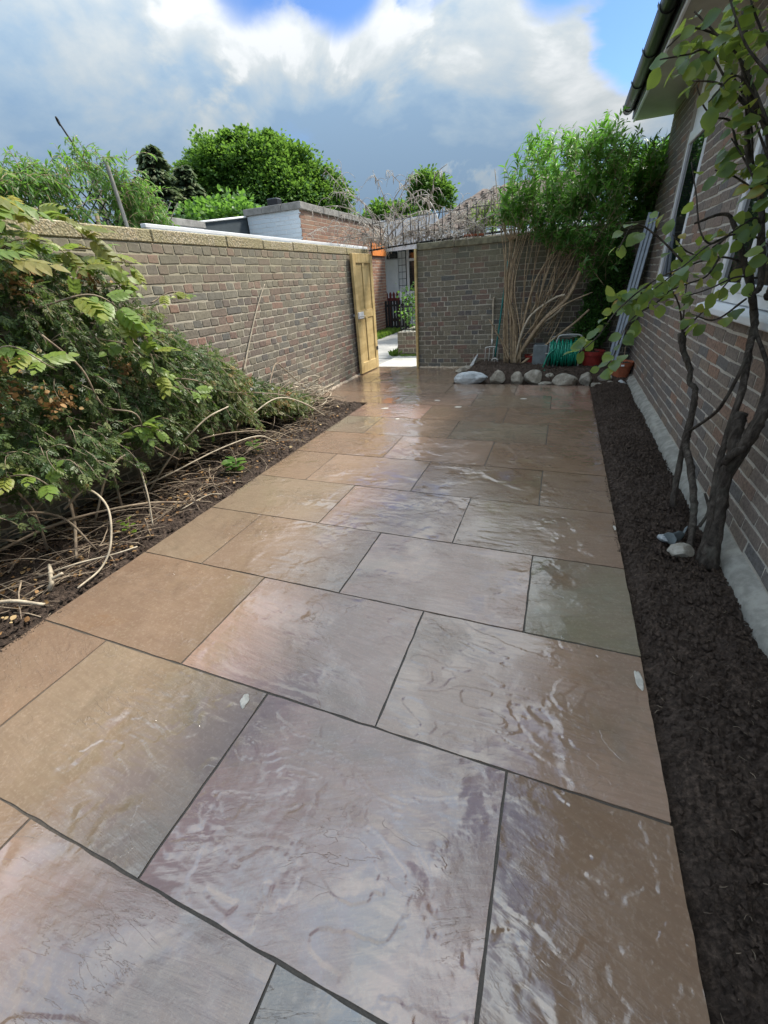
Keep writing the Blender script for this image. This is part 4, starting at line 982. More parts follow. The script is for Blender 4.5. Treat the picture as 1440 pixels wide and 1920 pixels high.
# gable cladding and hipped tiled roof
ob('gable_cladding', MB().box(-5.6, -3.6, 13.80, 13.9, 2.305, 2.95).mesh('gable_cladding', M_whitep), bg)
rfb = MB(); 
def rp(s, t):      # s along eave 0..1, t up slope 0..1
    e0 = np.array([-3.35, 11.9, 2.40]); e1 = np.array([.2, 11.9, 2.30]); t0 = np.array([-2.45, 14.6, 3.42]); t1 = np.array([.2, 13.6, 3.5])
    return (e0*(1-s)+e1*s)*(1-t)+(t0*(1-s)+t1*s)*t
dk = np.array([0, 0, .02]); poly_ob('roof_deck', [rp(0, 0)-dk, rp(1, 0)-dk, rp(1, 1)-dk, rp(0, 1)-dk], [(0, 1, 2, 3)], M_tileroof, bg)
nr = 13; tv = []; tmesh = None
tile_me = None
cnt = 0; rest = MB()
for r_ in range(nr):
    t = r_/nr; a = rp(0, t); b = rp(1, t); wrow = b[0]-a[0]; nn_ = int(wrow/.27)
    for c in range(nn_):
        x = a[0]+(c+.5*(r_ % 2))*.27; y = a[1]; z = a[2]
        if x+.27 > .2: continue
        up_ = (rp(.5, 1)-rp(.5, 0))/nr*1.25; z = a[2]+(b[2]-a[2])*(x-a[0])/wrow; y = a[1]+(b[1]-a[1])*(x-a[0])/wrow; t_ = 0; th = np.linspace(0, 2*np.pi, 6)
        V = []
        for k_, dd in enumerate((0, 1)):
            V += [np.array([x+.27*i/5, y, z])+up_*dd+np.array([0, 0, (.035 if dd == 0 else .0)+.022*math.sin(2*math.pi*i/5)]) for i in range(6)]
        V += [np.array(v)-[0, 0, .03] for v in V[:6]]
        F = [(i, i+1, 7+i, 6+i) for i in range(5)]+[(12+i, 13+i, i+1, i) for i in range(5)]
        if x < -.6 and cnt < 290:
            m_ = MB(); m_.add(np.array(V), F, random.random()); ob('roof_tile', m_.mesh('roof_tile', M_tileroof), bg); cnt += 1
        else: rest.add(np.array(V), F, random.random())
ob('roof_tiling', rest.mesh('roof_tiling', M_tileroof), bg, 'stuff')
tube_ob('hip_ridge', [rp(0, 0), rp(0, 1)], .06, M_tileroof, bg, 6, k=8)
box_ob('front_gutter', M_white, -3.3, .2, 11.80, 11.90, 2.17, 2.27, bg, .01)
ob('side_wall', MB().box(-3.0, 3.6, 12.3, 12.4, -.2, 2.2).mesh('side_wall', M_whitep), bg)
pk = thing('picket_fence', 'dark red picket fence in front of the bungalow', 'fence', (-5, 13.6, 0))
for i in range(9):
    x = -5.3+i*.115
    mb = MB(); mb.add([(x, 13.6, 0), (x+.07, 13.6, 0), (x+.07, 13.6, 1.04), (x+.035, 13.6, 1.09), (x, 13.6, 1.04), (x, 13.62, 0), (x+.07, 13.62, 0), (x+.07, 13.62, 1.04), (x+.035, 13.62, 1.09), (x, 13.62, 1.04)], [(0, 1, 2, 4), (5, 9, 7, 6), (0, 5, 6, 1), (1, 6, 7, 2), (0, 4, 9, 5), (2, 7, 8, 3), (3, 8, 9, 4), (2, 3, 4), (7, 9, 8)])
    ob('picket', mb.mesh('picket', M_redfence if i < 5 else M_whitep), pk)
box_ob('fence_rail', M_redfence, -5.35, -4.3, 13.622, 13.66, .82, .92, pk, .003); box_ob('fence_rail', M_redfence, -5.35, -4.3, 13.622, 13.66, .25, .34, pk, .003)
gf = thing('slatted_gate', 'black slatted metal gate standing before the picket fence', 'gate', (-4.8, 13.0, 0))
for i in range(9): box_ob('slat', M_iron, -5.08+i*.09, -5.08+i*.09+.065, 13.2, 13.22, .02, .86, gf, .002)
box_ob('gate_rail', M_iron, -5.09, -4.2, 13.221, 13.25, .70, .76, gf, .002); box_ob('gate_rail', M_iron, -5.09, -4.2, 13.221, 13.25, .10, .16, gf, .002)

# ================================================================== vegetation
def sprays(n, base_fn, length, curve, radius=.003, seg=6):
    """returns curved twig polylines"""
    out = []
    for _ in range(n):
        p, d = base_fn(); d = np.array(d, float)/np.linalg.norm(d); L_ = length*random.uniform(.6, 1.25); pts = [np.array(p, float)]
        g_ = np.array(curve, float)
        for k in range(seg):
            d = d+g_/seg+RNG.normal(size=3)*.06; d /= np.linalg.norm(d); pts.append(pts[-1]+d*L_/seg)
        out.append(np.array(pts))
    return out
def leaves_on(paths, per, lsz, spread=1., tonef=None, start=.15):
    P = []; D = []; S = []; T = []
    for pts in paths:
        m = len(pts)-1
        for k in range(per):
            t = start+(1-start)*(k+random.random())/per; i = min(int(t*m), m-1); f = t*m-i
            p = pts[i]*(1-f)+pts[i+1]*f; ax_ = pts[i+1]-pts[i]; ax_ = ax_/(np.linalg.norm(ax_)+1e-9)
            r = RNG.normal(size=3); r -= r.dot(ax_)*ax_; r /= np.linalg.norm(r)+1e-9
            P.append(p); D.append(ax_*.8+r*spread*.8+np.array([0, 0, -.15])); S.append(lsz*random.uniform(.6, 1.2)*(1-.35*max(0, t-.8)/.2)); T.append(random.random() if tonef is None else tonef(p, t))
    return np.array(P), np.array(D), np.array(S), np.clip(np.array(T), 0, 1)

# ---- left climber: jasmine mass over the wall with wisteria through it
cl = thing('climbing_jasmine', 'big tangled jasmine mound spilling over the left wall and bed', 'climbing plant', (-2.9, 2, 0), )
def env(y):      # top of the mound, and how far it bulges from the wall
    top = np.interp(y, [-.5, 1.2, 1.9, 2.15, 2.35, 2.7, 3.1, 3.5, 4.0, 4.5, 4.9], [1.80, 1.80, 1.76, 1.68, 1.52, 1.22, .96, .66, .42, .20, .06])
    out = np.interp(y, [-.5, 1.2, 2.2, 3.0, 3.8, 4.6, 4.9], [.62, .60, .52, .45, .42, .35, .1])
    return top, out
def surf(y, a):   # a 0 bottom .. 1 top : point on the outer surface
    top, out = env(y); zb = np.interp(y, [0, 2.6, 3.4, 4.8], [.44, .42, .30, .08])
    z = zb+(top-zb)*a; b = math.sin(math.pi*min(1, .18+.82*a)**.8)**.6 if a < 1 else 0
    return np.array([-3.14+out*max(.12, b*(1.05-.35*a)), y, z])
paths = []
lump = lambda y, z: fbm(np.array([[y*3.3, z*3.3+4]]), 3, 31)[0]
for _ in range(2100):
    y = random.uniform(-.2, 4.8); a = random.random()**.85; p = surf(y, a); q = lump(y, p[2])
    if q < .40 or (y > 3.1 and random.random() < .45): continue
    p[0] += (q-.5)*.42; p[1] += random.gauss(0, .04)
    p[0] -= abs(random.gauss(0, .07)); p[0] = max(p[0], -3.12)
    d = np.array([.9, random.uniform(-.9, .9), random.uniform(.0, 1.2)])
    L_ = random.uniform(.10, .26); pts = [p]
    for k in range(5):
        d = d+np.array([0.02, 0, -.42]); d /= np.linalg.norm(d); pts.append(pts[-1]+d*L_/5+RNG.normal(size=3)*.006)
    paths.append(np.array(pts))
jl = compound(LT_tiny, 3, 1., .42, .25)
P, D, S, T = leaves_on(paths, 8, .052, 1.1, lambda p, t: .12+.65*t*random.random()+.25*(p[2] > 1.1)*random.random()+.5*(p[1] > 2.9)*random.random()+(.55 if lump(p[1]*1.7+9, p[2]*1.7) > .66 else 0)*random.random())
V, F, TT = inst(jl, P, rots(D, (.5, 0, 1), .5), S, T)
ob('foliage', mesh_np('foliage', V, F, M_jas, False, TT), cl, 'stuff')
# darker inner layer behind the sprays
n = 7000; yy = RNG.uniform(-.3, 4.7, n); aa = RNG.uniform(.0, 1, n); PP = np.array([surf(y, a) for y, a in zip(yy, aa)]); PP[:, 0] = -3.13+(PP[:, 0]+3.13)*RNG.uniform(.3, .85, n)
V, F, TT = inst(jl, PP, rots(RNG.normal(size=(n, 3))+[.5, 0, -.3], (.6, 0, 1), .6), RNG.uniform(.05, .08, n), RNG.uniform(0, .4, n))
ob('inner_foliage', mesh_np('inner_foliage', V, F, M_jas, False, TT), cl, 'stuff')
ob('twigs', tubes_mesh('twigs', [(p, [.0032, .0014]) for p in paths], M_twig, 3), cl, 'stuff')
# visible main stems, some running up the wall
def wander(a, b, k, amp, sag=0.):
    a = np.array(a, float); b = np.array(b, float); out = []
    for i in range(k+1):
        t = i/k; out.append(a*(1-t)+b*t+RNG.normal(size=3)*amp*math.sin(math.pi*t)+np.array([0, 0, -sag*4*t*(1-t)]))
    return out
for (a, b, r) in [((-2.75, 1.7, .05), (-3.0, 2.1, 1.7), .010), ((-2.8, 1.2, .05), (-2.62, 1.35, 1.35), .008), ((-2.9, 2.3, .05), (-2.72, 2.9, 1.0), .008), ((-2.7, 2.9, .02), (-2.95, 3.6, .8), .007), ((-2.55, 1.55, 1.25), (-2.45, 2.05, .35), .006),
                  ((-2.5, 2.2, .9), (-2.6, 3.5, .42), .005), ((-2.9, 3.2, .2), (-2.65, 3.9, .5), .008), ((-2.85, .9, .05), (-2.5, 1.0, .8), .011)]:
    tube_ob('stem', wander(a, b, 5, .05), [r, r*.6], M_twig, cl, 5)
tube_ob('stem', [(-3.12, 3.75, .62), (-3.13, 3.95, .88), (-3.135, 4.15, 1.13), (-3.13, 4.32, 1.33), (-3.12, 4.42, 1.44)], [.009, .006], M_twigp, cl, 5)
tube_ob('stem', [(-2.95, 3.9, .42), (-3.05, 4.25, .62), (-3.1, 4.5, .50), (-3.0, 4.75, .22)], [.009, .006], M_twig, cl, 5)
# small white jasmine flowers
fp = []
for _ in range(34):
    y = random.uniform(.8, 4.2); p = surf(y, random.uniform(.25, .9)); p[0] += .05+random.uniform(0, .08); fp.append(p)
star = []; 
for k in range(5):
    a = k*1.2566; star.append((math.sin(a), math.cos(a)))
sv = [(0, 0, 0)]; sf = []
for (a, b) in star: i = len(sv); sv += [(a*.5-b*.22, b*.5+a*.22, .02), (a, b, 0), (a*.5+b*.22, b*.5-a*.22, .02)]; sf.append((0, i+2, i+1, i))
V, F, TT = inst((np.array(sv, float), np.array(sf)), np.array(fp), rots(RNG.normal(size=(34, 3)), (1, -.4, .5), .3), np.full(34, .018), np.full(34, .5))
ob('flowers', mesh_np('flowers', V, F, M_petal, False, TT), cl, 'stuff')

LT_wis = leaf_tpl(3, [.04, .36, .30, .01], .22, .2)
# ---- wisteria sprays: every compound leaf an object
wi = thing('wisteria', 'yellow-green wisteria shoots with long divided leaves over the jasmine', 'climbing plant', (-2.9, 1.8, 1.2))
wis_me = []
for v in range(7):
    Vv, Fv = compound(LT_wis, 4 if v % 2 else 3, .21, .092, random.uniform(.1, .5), random.uniform(.9, 1.15))
    tn = random.uniform(.05, .85)
    wis_me.append(mesh_np('compound_leaf', Vv, Fv, M_wis if v < 5 else M_wisb, False, np.clip(np.full(len(Vv), tn)+RNG.normal(size=len(Vv))*.04, 0, 1)))
def put_leaf(mes, root, p, d, s, up=(0, 0, 1), jit=.3, name='leaf'):
    Rm = rots(np.array([d], float), up, jit)[0]
    o = bpy.data.objects.new(name, random.choice(mes)); COL.objects.link(o); o.parent = root
    o.matrix_local = Matrix.Translation(Vector(p)-wl(root)) @ Matrix(Rm.tolist()).to_4x4() @ Matrix.Scale(s, 4)
    return o
wpaths = [([(-2.95, .9, 1.5), (-2.85, 1.2, 1.85), (-2.75, 1.55, 1.93), (-2.70, 1.9, 1.80)], 8, .9), ([(-3.0, 1.5, 1.6), (-2.95, 1.8, 1.86), (-2.9, 2.1, 1.86), (-2.88, 2.35, 1.72)], 9, .9),
          ([(-3.1, 1.4, 1.7), (-3.0, 1.6, 1.95), (-2.9, 1.75, 2.02), (-2.8, 1.85, 2.06)], 6, .85), ([(-2.8, .7, 1.3), (-2.6, 1.0, 1.62), (-2.5, 1.3, 1.66), (-2.4, 1.5, 1.55)], 8, .9),
          ([(-2.72, 1.7, 1.38), (-2.58, 1.95, 1.42), (-2.52, 2.1, 1.25), (-2.50, 2.18, 1.02)], 9, .8), ([(-2.7, 1.9, 1.2), (-2.55, 2.05, 1.12), (-2.48, 2.12, .95), (-2.45, 2.15, .84)], 7, .72),
          ([(-2.6, 2.15, .85), (-2.45, 2.3, .80), (-2.4, 2.4, .72)], 4, .65), ([(-2.7, 1.7, .55), (-2.50, 1.85, .66), (-2.40, 1.95, .60)], 5, .62), ([(-2.75, 1.2, 1.0), (-2.55, 1.35, 1.22), (-2.4, 1.45, 1.1)], 5, .75),
          ([(-2.7, 1.05, .6), (-2.5, 1.15, .62), (-2.4, 1.2, .52)], 3, .6), ([(-3.05, 1.9, 1.5), (-2.95, 2.1, 1.66), (-2.9, 2.3, 1.60), (-2.9, 2.42, 1.45)], 9, .8), ([(-3.05, 1.6, 1.5), (-2.9, 1.8, 1.7), (-2.85, 2.0, 1.70), (-2.8, 2.12, 1.52)], 9, .8), ([(-3.0, 1.2, 1.7), (-2.85, 1.5, 1.82), (-2.75, 1.7, 1.72)], 9, .9), ([(-3.1, 2.8, 1.35), (-3.04, 3.0, 1.42), (-3.0, 3.15, 1.36)], 3, .55), ([(-2.98, 2.2, 1.7), (-2.95, 2.45, 1.68), (-2.93, 2.62, 1.56)], 5, .7)]
nl = 0
for wp, cnt_, s in wpaths:
    c = crom(wp, 8); tube_ob('shoot', c, [.006, .003], M_twig, wi, 5, k=0)
    for k in range(cnt_):
        t = .2+.8*(k+.5)/cnt_; p = c[min(len(c)-1, int(t*(len(c)-1)))]; a = random.uniform(-1, 1)
        put_leaf(wis_me if p[2] > 1.55 else wis_me[:5], wi, p, (.75+random.uniform(-.3, .3), a*1.1-.2, random.uniform(-.5, .45)), s*random.uniform(.5, .95), (.3, -.2, 1), .25, 'compound_leaf')
        if k % 2 == 0: put_leaf(wis_me if p[2] > 1.55 else wis_me[:5], wi, p, (.3, -a*1.2, random.uniform(-.3, .6)), s*random.uniform(.5, .85), (.4, -.2, 1), .3, 'compound_leaf')

# ---- dry stems lying in the left bed
items = []
for _ in range(620):
    y = random.uniform(.4, 4.7); x = -3.08+random.random()**1.2*np.interp(y, [.4, 2, 3.5, 4.7], [.62, .66, .62, .5]); z = float(soilz(x, y))+random.random()**2*.30*np.interp(x, [-3.1, -2.45], [1.6, .35])
    a = random.gauss(.4, .8); L_ = random.uniform(.12, .55); d = np.array([math.sin(a)*.6, math.cos(a), random.uniform(-.25, .5)]); pts = [np.array([x, y, z])]
    for k in range(6):
        d = d+np.array([random.gauss(0, .12), random.gauss(0, .12), -.14]); d /= np.linalg.norm(d); q = pts[-1]+d*L_/6; q[2] = max(q[2], float(soilz(q[0], q[1]))+.006); q[0] = min(max(q[0], -3.13), -2.32); pts.append(q)
    items.append((np.array(pts), [random.choice([.0022, .003, .0042, .005]), .0016]))
o = ob('fallen_twigs', tubes_mesh('fallen_twigs', items, M_twig, 4), None, 'stuff'); o['label'] = 'tangle of thin dry brown twigs covering the left bed under the jasmine'
# bigger individual prunings
cut = thing('pruned_stems', 'long pale pruned stems arching out of the jasmine onto the soil', 'cut stems', (-2.6, 1.6, 0))
BR = [([(-2.72, 1.35, .28), (-2.55, 1.42, .40), (-2.42, 1.42, .30), (-2.36, 1.32, .12), (-2.34, 1.20, .02), (-2.30, 1.02, .015)], .0075, M_twigp), ([(-2.75, 1.5, .1), (-2.6, 1.62, .42), (-2.5, 1.75, .50), (-2.42, 1.70, .28), (-2.38, 1.62, .04)], .007, M_twigp),
      ([(-2.85, 2.0, .05), (-2.62, 2.15, .34), (-2.52, 2.45, .52), (-2.48, 2.7, .56)], .0075, M_twigp), ([(-2.9, 1.7, .12), (-2.65, 2.05, .20), (-2.5, 2.5, .26), (-2.42, 2.9, .24), (-2.38, 3.1, .12)], .0065, M_twigp),
      ([(-2.8, 2.2, .30), (-2.6, 2.6, .34), (-2.45, 3.1, .22), (-2.40, 3.4, .05)], .006, M_twig), ([(-2.9, 1.0, .15), (-2.7, 1.3, .22), (-2.52, 1.7, .16), (-2.42, 2.0, .03)], .009, M_twig), ([(-3.0, .9, .2), (-2.8, 1.1, .35), (-2.6, 1.25, .3), (-2.5, 1.3, .05)], .008, M_twig),
      ([(-2.95, 1.5, .05), (-2.8, 1.45, .35), (-2.68, 1.35, .2), (-2.55, 1.2, .04)], .012, M_twig), ([(-2.6, 3.0, .35), (-2.5, 3.4, .45), (-2.46, 3.8, .3), (-2.40, 4.1, .08)], .007, M_twigp), ([(-2.8, 3.4, .5), (-2.62, 3.7, .4), (-2.5, 4.0, .2), (-2.44, 4.3, .06)], .006, M_twig),
      ([(-2.62, 1.0, .03), (-2.48, 1.15, .05), (-2.36, 1.30, .04), (-2.30, 1.42, .03)], .006, M_twigp), ([(-2.42, 1.9, .02), (-2.34, 2.1, .05), (-2.30, 2.2, .015)], .004, M_twigp), ([(-2.7, .6, .05), (-2.5, .78, .07), (-2.32, .86, .03)], .012, M_twigp)]
for pts, r, m_ in BR: tube_ob('cut_stem', pts, [r, r*.7], m_, cut, 7)
st = thing('cut_root', 'short pale forked root stump standing on the left soil', 'root', (-2.5, 1.05, 0))
tube_ob('root_branch', [(-2.47, .97, .0), (-2.45, .99, .045), (-2.48, 1.02, .09)], [.018, .013, .010], M_twigp, st, 7, .08); tube_ob('root_branch', [(-2.455, 1.0, .06), (-2.41, 1.04, .08)], [.012, .008], M_twigp, st, 6, .08); tube_ob('root_branch', [(-2.47, 1.015, .08), (-2.52, 1.05, .11)], [.012, .008], M_twigp, st, 6, .08)
# coiled heap of prunings by the end of the mound
pile = thing('heap_of_vine_stems', 'round heap of coiled pale vine prunings at the far end of the left bed', 'heap of stems', (-2.85, 4.6, 0))
for i in range(46):
    c = np.array([-2.86+random.gauss(0, .07), 4.62+random.gauss(0, .12), .07+random.random()*.20]); r = random.uniform(.10, .26); a0 = random.uniform(0, 6.28); arc = random.uniform(1.8, 4.2); tiltx = random.gauss(0, .35); tilty = random.gauss(0, .35)
    th = np.linspace(a0, a0+arc, 14); pts = np.stack([c[0]+r*.8*np.cos(th), c[1]+r*1.35*np.sin(th), c[2]+r*(tiltx*np.cos(th)+tilty*np.sin(th))], -1); pts[:, 2] = np.maximum(pts[:, 2], soilz(pts[:, 0], pts[:, 1])+.006); pts[:, 0] = np.clip(pts[:, 0], -3.13, -2.3)
    tube_ob('vine_stem', pts, [random.uniform(.005, .0085), .004], M_twigp if i % 3 else M_twig, pile, 5, k=0)
# leaf litter
n = 900; x = RNG.uniform(-3.1, -2.33, n); y = .3+4.4*RNG.uniform(0, 1, n)**1.6; z = soilz(x, y)+RNG.uniform(.004, .03, n)
o = ob('leaf_litter', leaves_mesh('leaf_litter', LT_oval, np.stack([x, y, z], -1), RNG.normal(size=(n, 3))*[1, 1, .25], RNG.uniform(.014, .034, n), RNG.uniform(0, 1, n), M_lit, .35), None, 'stuff'); o['label'] = 'brown and straw coloured dead leaves scattered on the left bed'
# dead leaf clusters hanging in the jasmine
n = 1040; P = []
for cxx in [(1.05, .45), (1.25, .5), (1.5, .42), (1.1, .8), (1.75, .95), (2.0, .5), (2.3, 1.15), (3.3, .7), (3.9, .42), (1.3, .62)]:
    c = surf(cxx[0], cxx[1]*.85); 
    for _ in range(104): P.append(c+np.array([abs(random.gauss(0, .03))+.02, random.gauss(0, .06), random.gauss(0, .04)]))
ob('dead_leaves', leaves_mesh('dead_leaves', LT_oval, np.array(P), RNG.normal(size=(n, 3))+[.2, 0, -.8], RNG.uniform(.016, .034, n), RNG.uniform(.3, 1, n), M_lit, .6), cl, 'stuff')
# young plants in the left bed
for (x, y, s, nn_, lab) in [(-2.50, 2.62, .085, 11, 'small leafy seedling on the soil edge below the jasmine'), (-2.60, 3.05, .07, 9, 'young upright shoot behind the first seedling on the left bed'), (-2.52, 1.55, .04, 8, 'tiny yellow-green shoot among the fallen twigs'), (-2.62, .62, .07, 14, 'dark glossy sprig at the near end of the left bed')]:
    t = thing('seedling', lab, 'seedling', (x, y, 0)); z0 = float(soilz(x, y))
    tube_ob('stem', [(x, y, z0), (x+.01, y, z0+.06), (x+.02, y+.01, z0+.13)], .0035, M_bark, t, 5)
    me_ = [mesh_np('leaf', LT_oval[0], LT_oval[1], M_lime if 'tiny' in lab else M_bud, True, np.full(len(LT_oval[0]), q)) for q in (.5, .8)]
    for k in range(nn_):
        a = k*2.4; put_leaf(me_, t, (x+.015*math.cos(a), y+.015*math.sin(a), z0+.03+.10*k/nn_), (math.cos(a), math.sin(a), .35), s*random.uniform(.8, 1.2))

# ================================================================== the big shrub in the back corner
bs = thing('leggy_shrub', 'tall leggy shrub with bare tan canes and leafy green top in the back corner', 'shrub', (-.6, 7.15, .1))
canes = []
b0 = np.array([-.64, 7.15, .10])
def cane(pts, r, mat=M_bark, name='stem'):
    tube_ob(name, pts, r, mat, bs, 6, .05); canes.append(crom(pts, 6))
for i in range(15):      # upright bundle
    bx = -.72+.014*i+random.uniform(-.04, .04); by = 7.12+random.uniform(-.06, .10); tx = np.interp(i, [0, 14], [-1.0, -.38])+random.uniform(-.05, .05); h = random.uniform(2.0, 2.75)
    mx_ = -.80+.006*i+random.uniform(-.04, .05)
    cane([(bx, by, .08), (bx-.05, by-.02, .6), (mx_, by-.04, 1.2), (mx_+(tx-mx_)*.35, by-.05, 1.75), (tx, by-.05+random.uniform(-.05, .05), h)], [random.uniform(.008, .015), .008, .004])
for k in range(7):       # pollard fan
    a = np.interp(k, [0, 6], [-.22, .30]); cane([(-.80+.012*k, 7.03, 1.78), (-.80+a*.6, 7.0, 2.0), (-.80+a+random.uniform(-.03, .03), 6.98, random.uniform(2.35, 2.6))], [.008, .004])
cane([(-.58, 7.12, .10), (-.45, 7.06, .40), (-.22, 7.02, .75), (.06, 6.98, 1.02), (.18, 6.96, 1.35), (.30, 6.94, 1.62)], [.032, .026, .017])
cane([(-.30, 7.05, .66), (-.05, 7.0, .84), (.06, 7.0, 1.0)], [.018, .010], M_twigp)
cane([(-.60, 7.1, .12), (-.52, 7.02, .55), (-.40, 7.0, .82), (-.12, 6.98, 1.02), (.02, 6.96, 1.06)], [.020, .013], M_twigp)
cane([(-.50, 7.1, .10), (-.15, 7.05, .40), (.18, 7.0, .68), (.36, 6.98, .86)], [.020, .014])
cane([(-.55, 7.1, .15), (-.50, 7.05, .75), (-.40, 7.05, 1.25), (-.15, 7.05, 1.7), (.0, 7.05, 2.2)], [.018, .008])
cane([(-.22, 7.02, .75), (.05, 6.9, .95), (.36, 6.85, 1.08)], [.012, .007])
for i in range(30):      # slanting stems under the crown
    bx = random.uniform(-.62, -.1); z0 = random.uniform(.3, 1.0); tx = bx+random.uniform(-.1, .75); cane([(bx, 7.1, z0), ((bx+tx)/2+random.uniform(-.08, .08), 7.05+random.uniform(-.1, .15), z0+.55), (tx, 7.0+random.uniform(-.15, .2), random.uniform(1.5, 2.4))], [random.uniform(.006, .011), .004])
for (a, b) in [((-.68, 7.05, .15), (-1.0, 6.95, .78)), ((-.66, 7.0, .2), (-.90, 6.9, .62)), ((-.4, 7., .85), (-.36, 6.9, 1.1)), ((-.18, 7., 1.1), (-.16, 6.95, 1.42))]: cane([a, ((a[0]+b[0])/2+.02, a[1], (a[2]+b[2])/2), b], [.012, .008])
def topz(x): return np.interp(x, [-1.0, -.85, -.55, -.25, .05, .3, .5, .8, 1.05, 1.5], [2.15, 2.45, 2.74, 2.62, 2.68, 2.72, 2.55, 2.45, 2.4, 2.3])
def botz(x): return np.interp(x, [-1.0, -.6, -.3, 0, .2, .45, .8, 1.1], [2.0, 1.80, 1.65, 1.50, 1.28, 1.22, 1.35, 1.4])
sp = []
for _ in range(1600):
    x = random.uniform(-.92, 1.35); y = random.uniform(6.75, 8.1) if random.random() < .6 else random.uniform(6.7, 7.1)
    if x > .55 and y < 7.35: y = random.uniform(7.35, 7.9)
    if x > .93 and y < 7.75: y = random.uniform(7.8, 8.4)
    z = botz(x)+(topz(x)-botz(x))*random.random()**.85+(.12*(y-7.1)); q = fbm(np.array([[x*3, y*2, z*3.]]), 2, 51)[0]
    if q < .40 or (x < -.55 and random.random() < .45): continue
    d = np.array([random.uniform(-.7, .7), random.uniform(-.9, .2), random.uniform(.2, 1.1)]); L_ = random.uniform(.16, .36); pts = [np.array([x, y, z])-d*L_*.35]
    for k in range(5):
        d = d+np.array([0, 0, .04])+RNG.normal(size=3)*.08; d /= np.linalg.norm(d); pts.append(pts[-1]+d*L_/5)
    pts = np.array(pts); pts[:, 0] = np.where(pts[:, 1] < 7.74, np.minimum(pts[:, 0], .96), pts[:, 0]); sp.append(pts)
for _ in range(520):      # behind the house corner
    x = random.uniform(.45, 1.5); y = random.uniform(7.72, 8.5); z = random.uniform(1.5, 2.62); d = np.array([random.uniform(-.7, .7), random.uniform(-.9, .2), random.uniform(.2, 1.1)]); d /= np.linalg.norm(d)
    L_ = random.uniform(.16, .34); sp.append(np.array([np.array([x, y, z])+d*L_*k/5+RNG.normal(size=3)*.006 for k in range(6)]))
for _ in range(46):      # tips standing against the sky
    x = random.uniform(-.95, 1.2); y = random.uniform(6.85, 7.6); z = float(topz(x))-.05
    if x > .9: y = 7.9
    hgt = random.uniform(.15, .34)*(1.4 if .25 < x < .45 else 1); sp.append(np.array([(x+.015*k*random.uniform(-1, 1), y, z+hgt*k/5) for k in range(6)]))
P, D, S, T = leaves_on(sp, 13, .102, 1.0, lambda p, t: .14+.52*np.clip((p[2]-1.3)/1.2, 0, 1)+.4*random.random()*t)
print('shrub leaves', len(P))
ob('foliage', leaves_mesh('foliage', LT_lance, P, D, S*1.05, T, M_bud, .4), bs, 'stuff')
ob('twigs', tubes_mesh('twigs', [(p, [.004, .0015]) for p in sp], M_bark, 3), bs, 'stuff')
# dark undergrowth filling the corner
ug = thing('evergreen_shrub', 'dark small-leaved evergreen filling the shady corner behind the ladder', 'shrub', (.6, 7.2, .1))
n = 6500; c = RNG.normal(size=(n, 3)); c /= np.linalg.norm(c, axis=1)[:, None]; rr = RNG.uniform(.6, 1.05, n)[:, None]
cen = np.array([(.50, 7.24, .95), (.42, 7.22, .55), (.60, 7.28, 1.35)])[RNG.integers(0, 3, n)]; PP = cen+c*rr*[.24, .20, .36]; PP[:, 1] = np.minimum(PP[:, 1], 7.40); PP[:, 0] = np.minimum(PP[:, 0], .80)
ob('foliage', leaves_mesh('foliage', LT_tiny, PP, RNG.normal(size=(n, 3))+[0, -.4, .3], RNG.uniform(.03, .06, n), RNG.uniform(0, .45, n), M_bud, .6), ug, 'stuff')
for k in range(6): tube_ob('stem', wander((.40+.03*k, 7.2, .08), (.35+.06*k, 7.2, 1.2), 4, .05), [.010, .005], M_barkd, ug, 5)
# yellow-green plant on the wall top
gp = thing('privet_sprig', 'bright yellow-green bushy growth rising behind the end wall coping', 'plant', (-1.15, 7.7, 1.8))
sp = []
for _ in range(150):
    x = random.choice([-1.38, -1.15, -.95, -1.2])+random.gauss(0, .07); z = random.uniform(1.88, 2.2); sp.append(np.array([(x+k*.01*random.uniform(-1, 1), 7.72+random.uniform(-.05, .05)-.02*k, z+.028*k) for k in range(6)]))
P, D, S, T = leaves_on(sp, 9, .06, 1.0); ob('foliage', leaves_mesh('foliage', LT_lance, P, D, S, T, M_lime, .4), gp, 'stuff')
for x in (-1.38, -1.15, -.95): tube_ob('stem', [(x, 7.72, 1.2), (x+.02, 7.72, 1.7), (x, 7.72, 2.2)], .008, M_bark, gp, 5)

# ================================================================== dead vine over the railing
dv_ = thing('dead_vine', 'bare grey tangled vine sprawling over the railing above the gateway', 'vine', (-2.2, 7.5, 1.9))
mains = []
for i in range(44):
    x0 = random.uniform(-3.1, -1.1); s = random.choice([-1, 1]); L_ = random.uniform(.5, 1.35)
    d = np.array([s*random.uniform(.3, 1), random.uniform(-.35, .35), random.uniform(.5, 1.2)]); pts = [np.array([x0, 7.5+random.uniform(-.08, .08), 1.90])]
    for k in range(7):
        d = d+np.array([random.gauss(0, .14), random.gauss(0, .12), -.19]); d /= np.linalg.norm(d); q = pts[-1]+d*L_/7; q[2] = max(q[2], 1.90); pts.append(q)
    tube_ob('vine_stem', pts, [random.uniform(.007, .012), .004], M_vine, dv_, 5, .06); mains.append(crom(pts, 4))
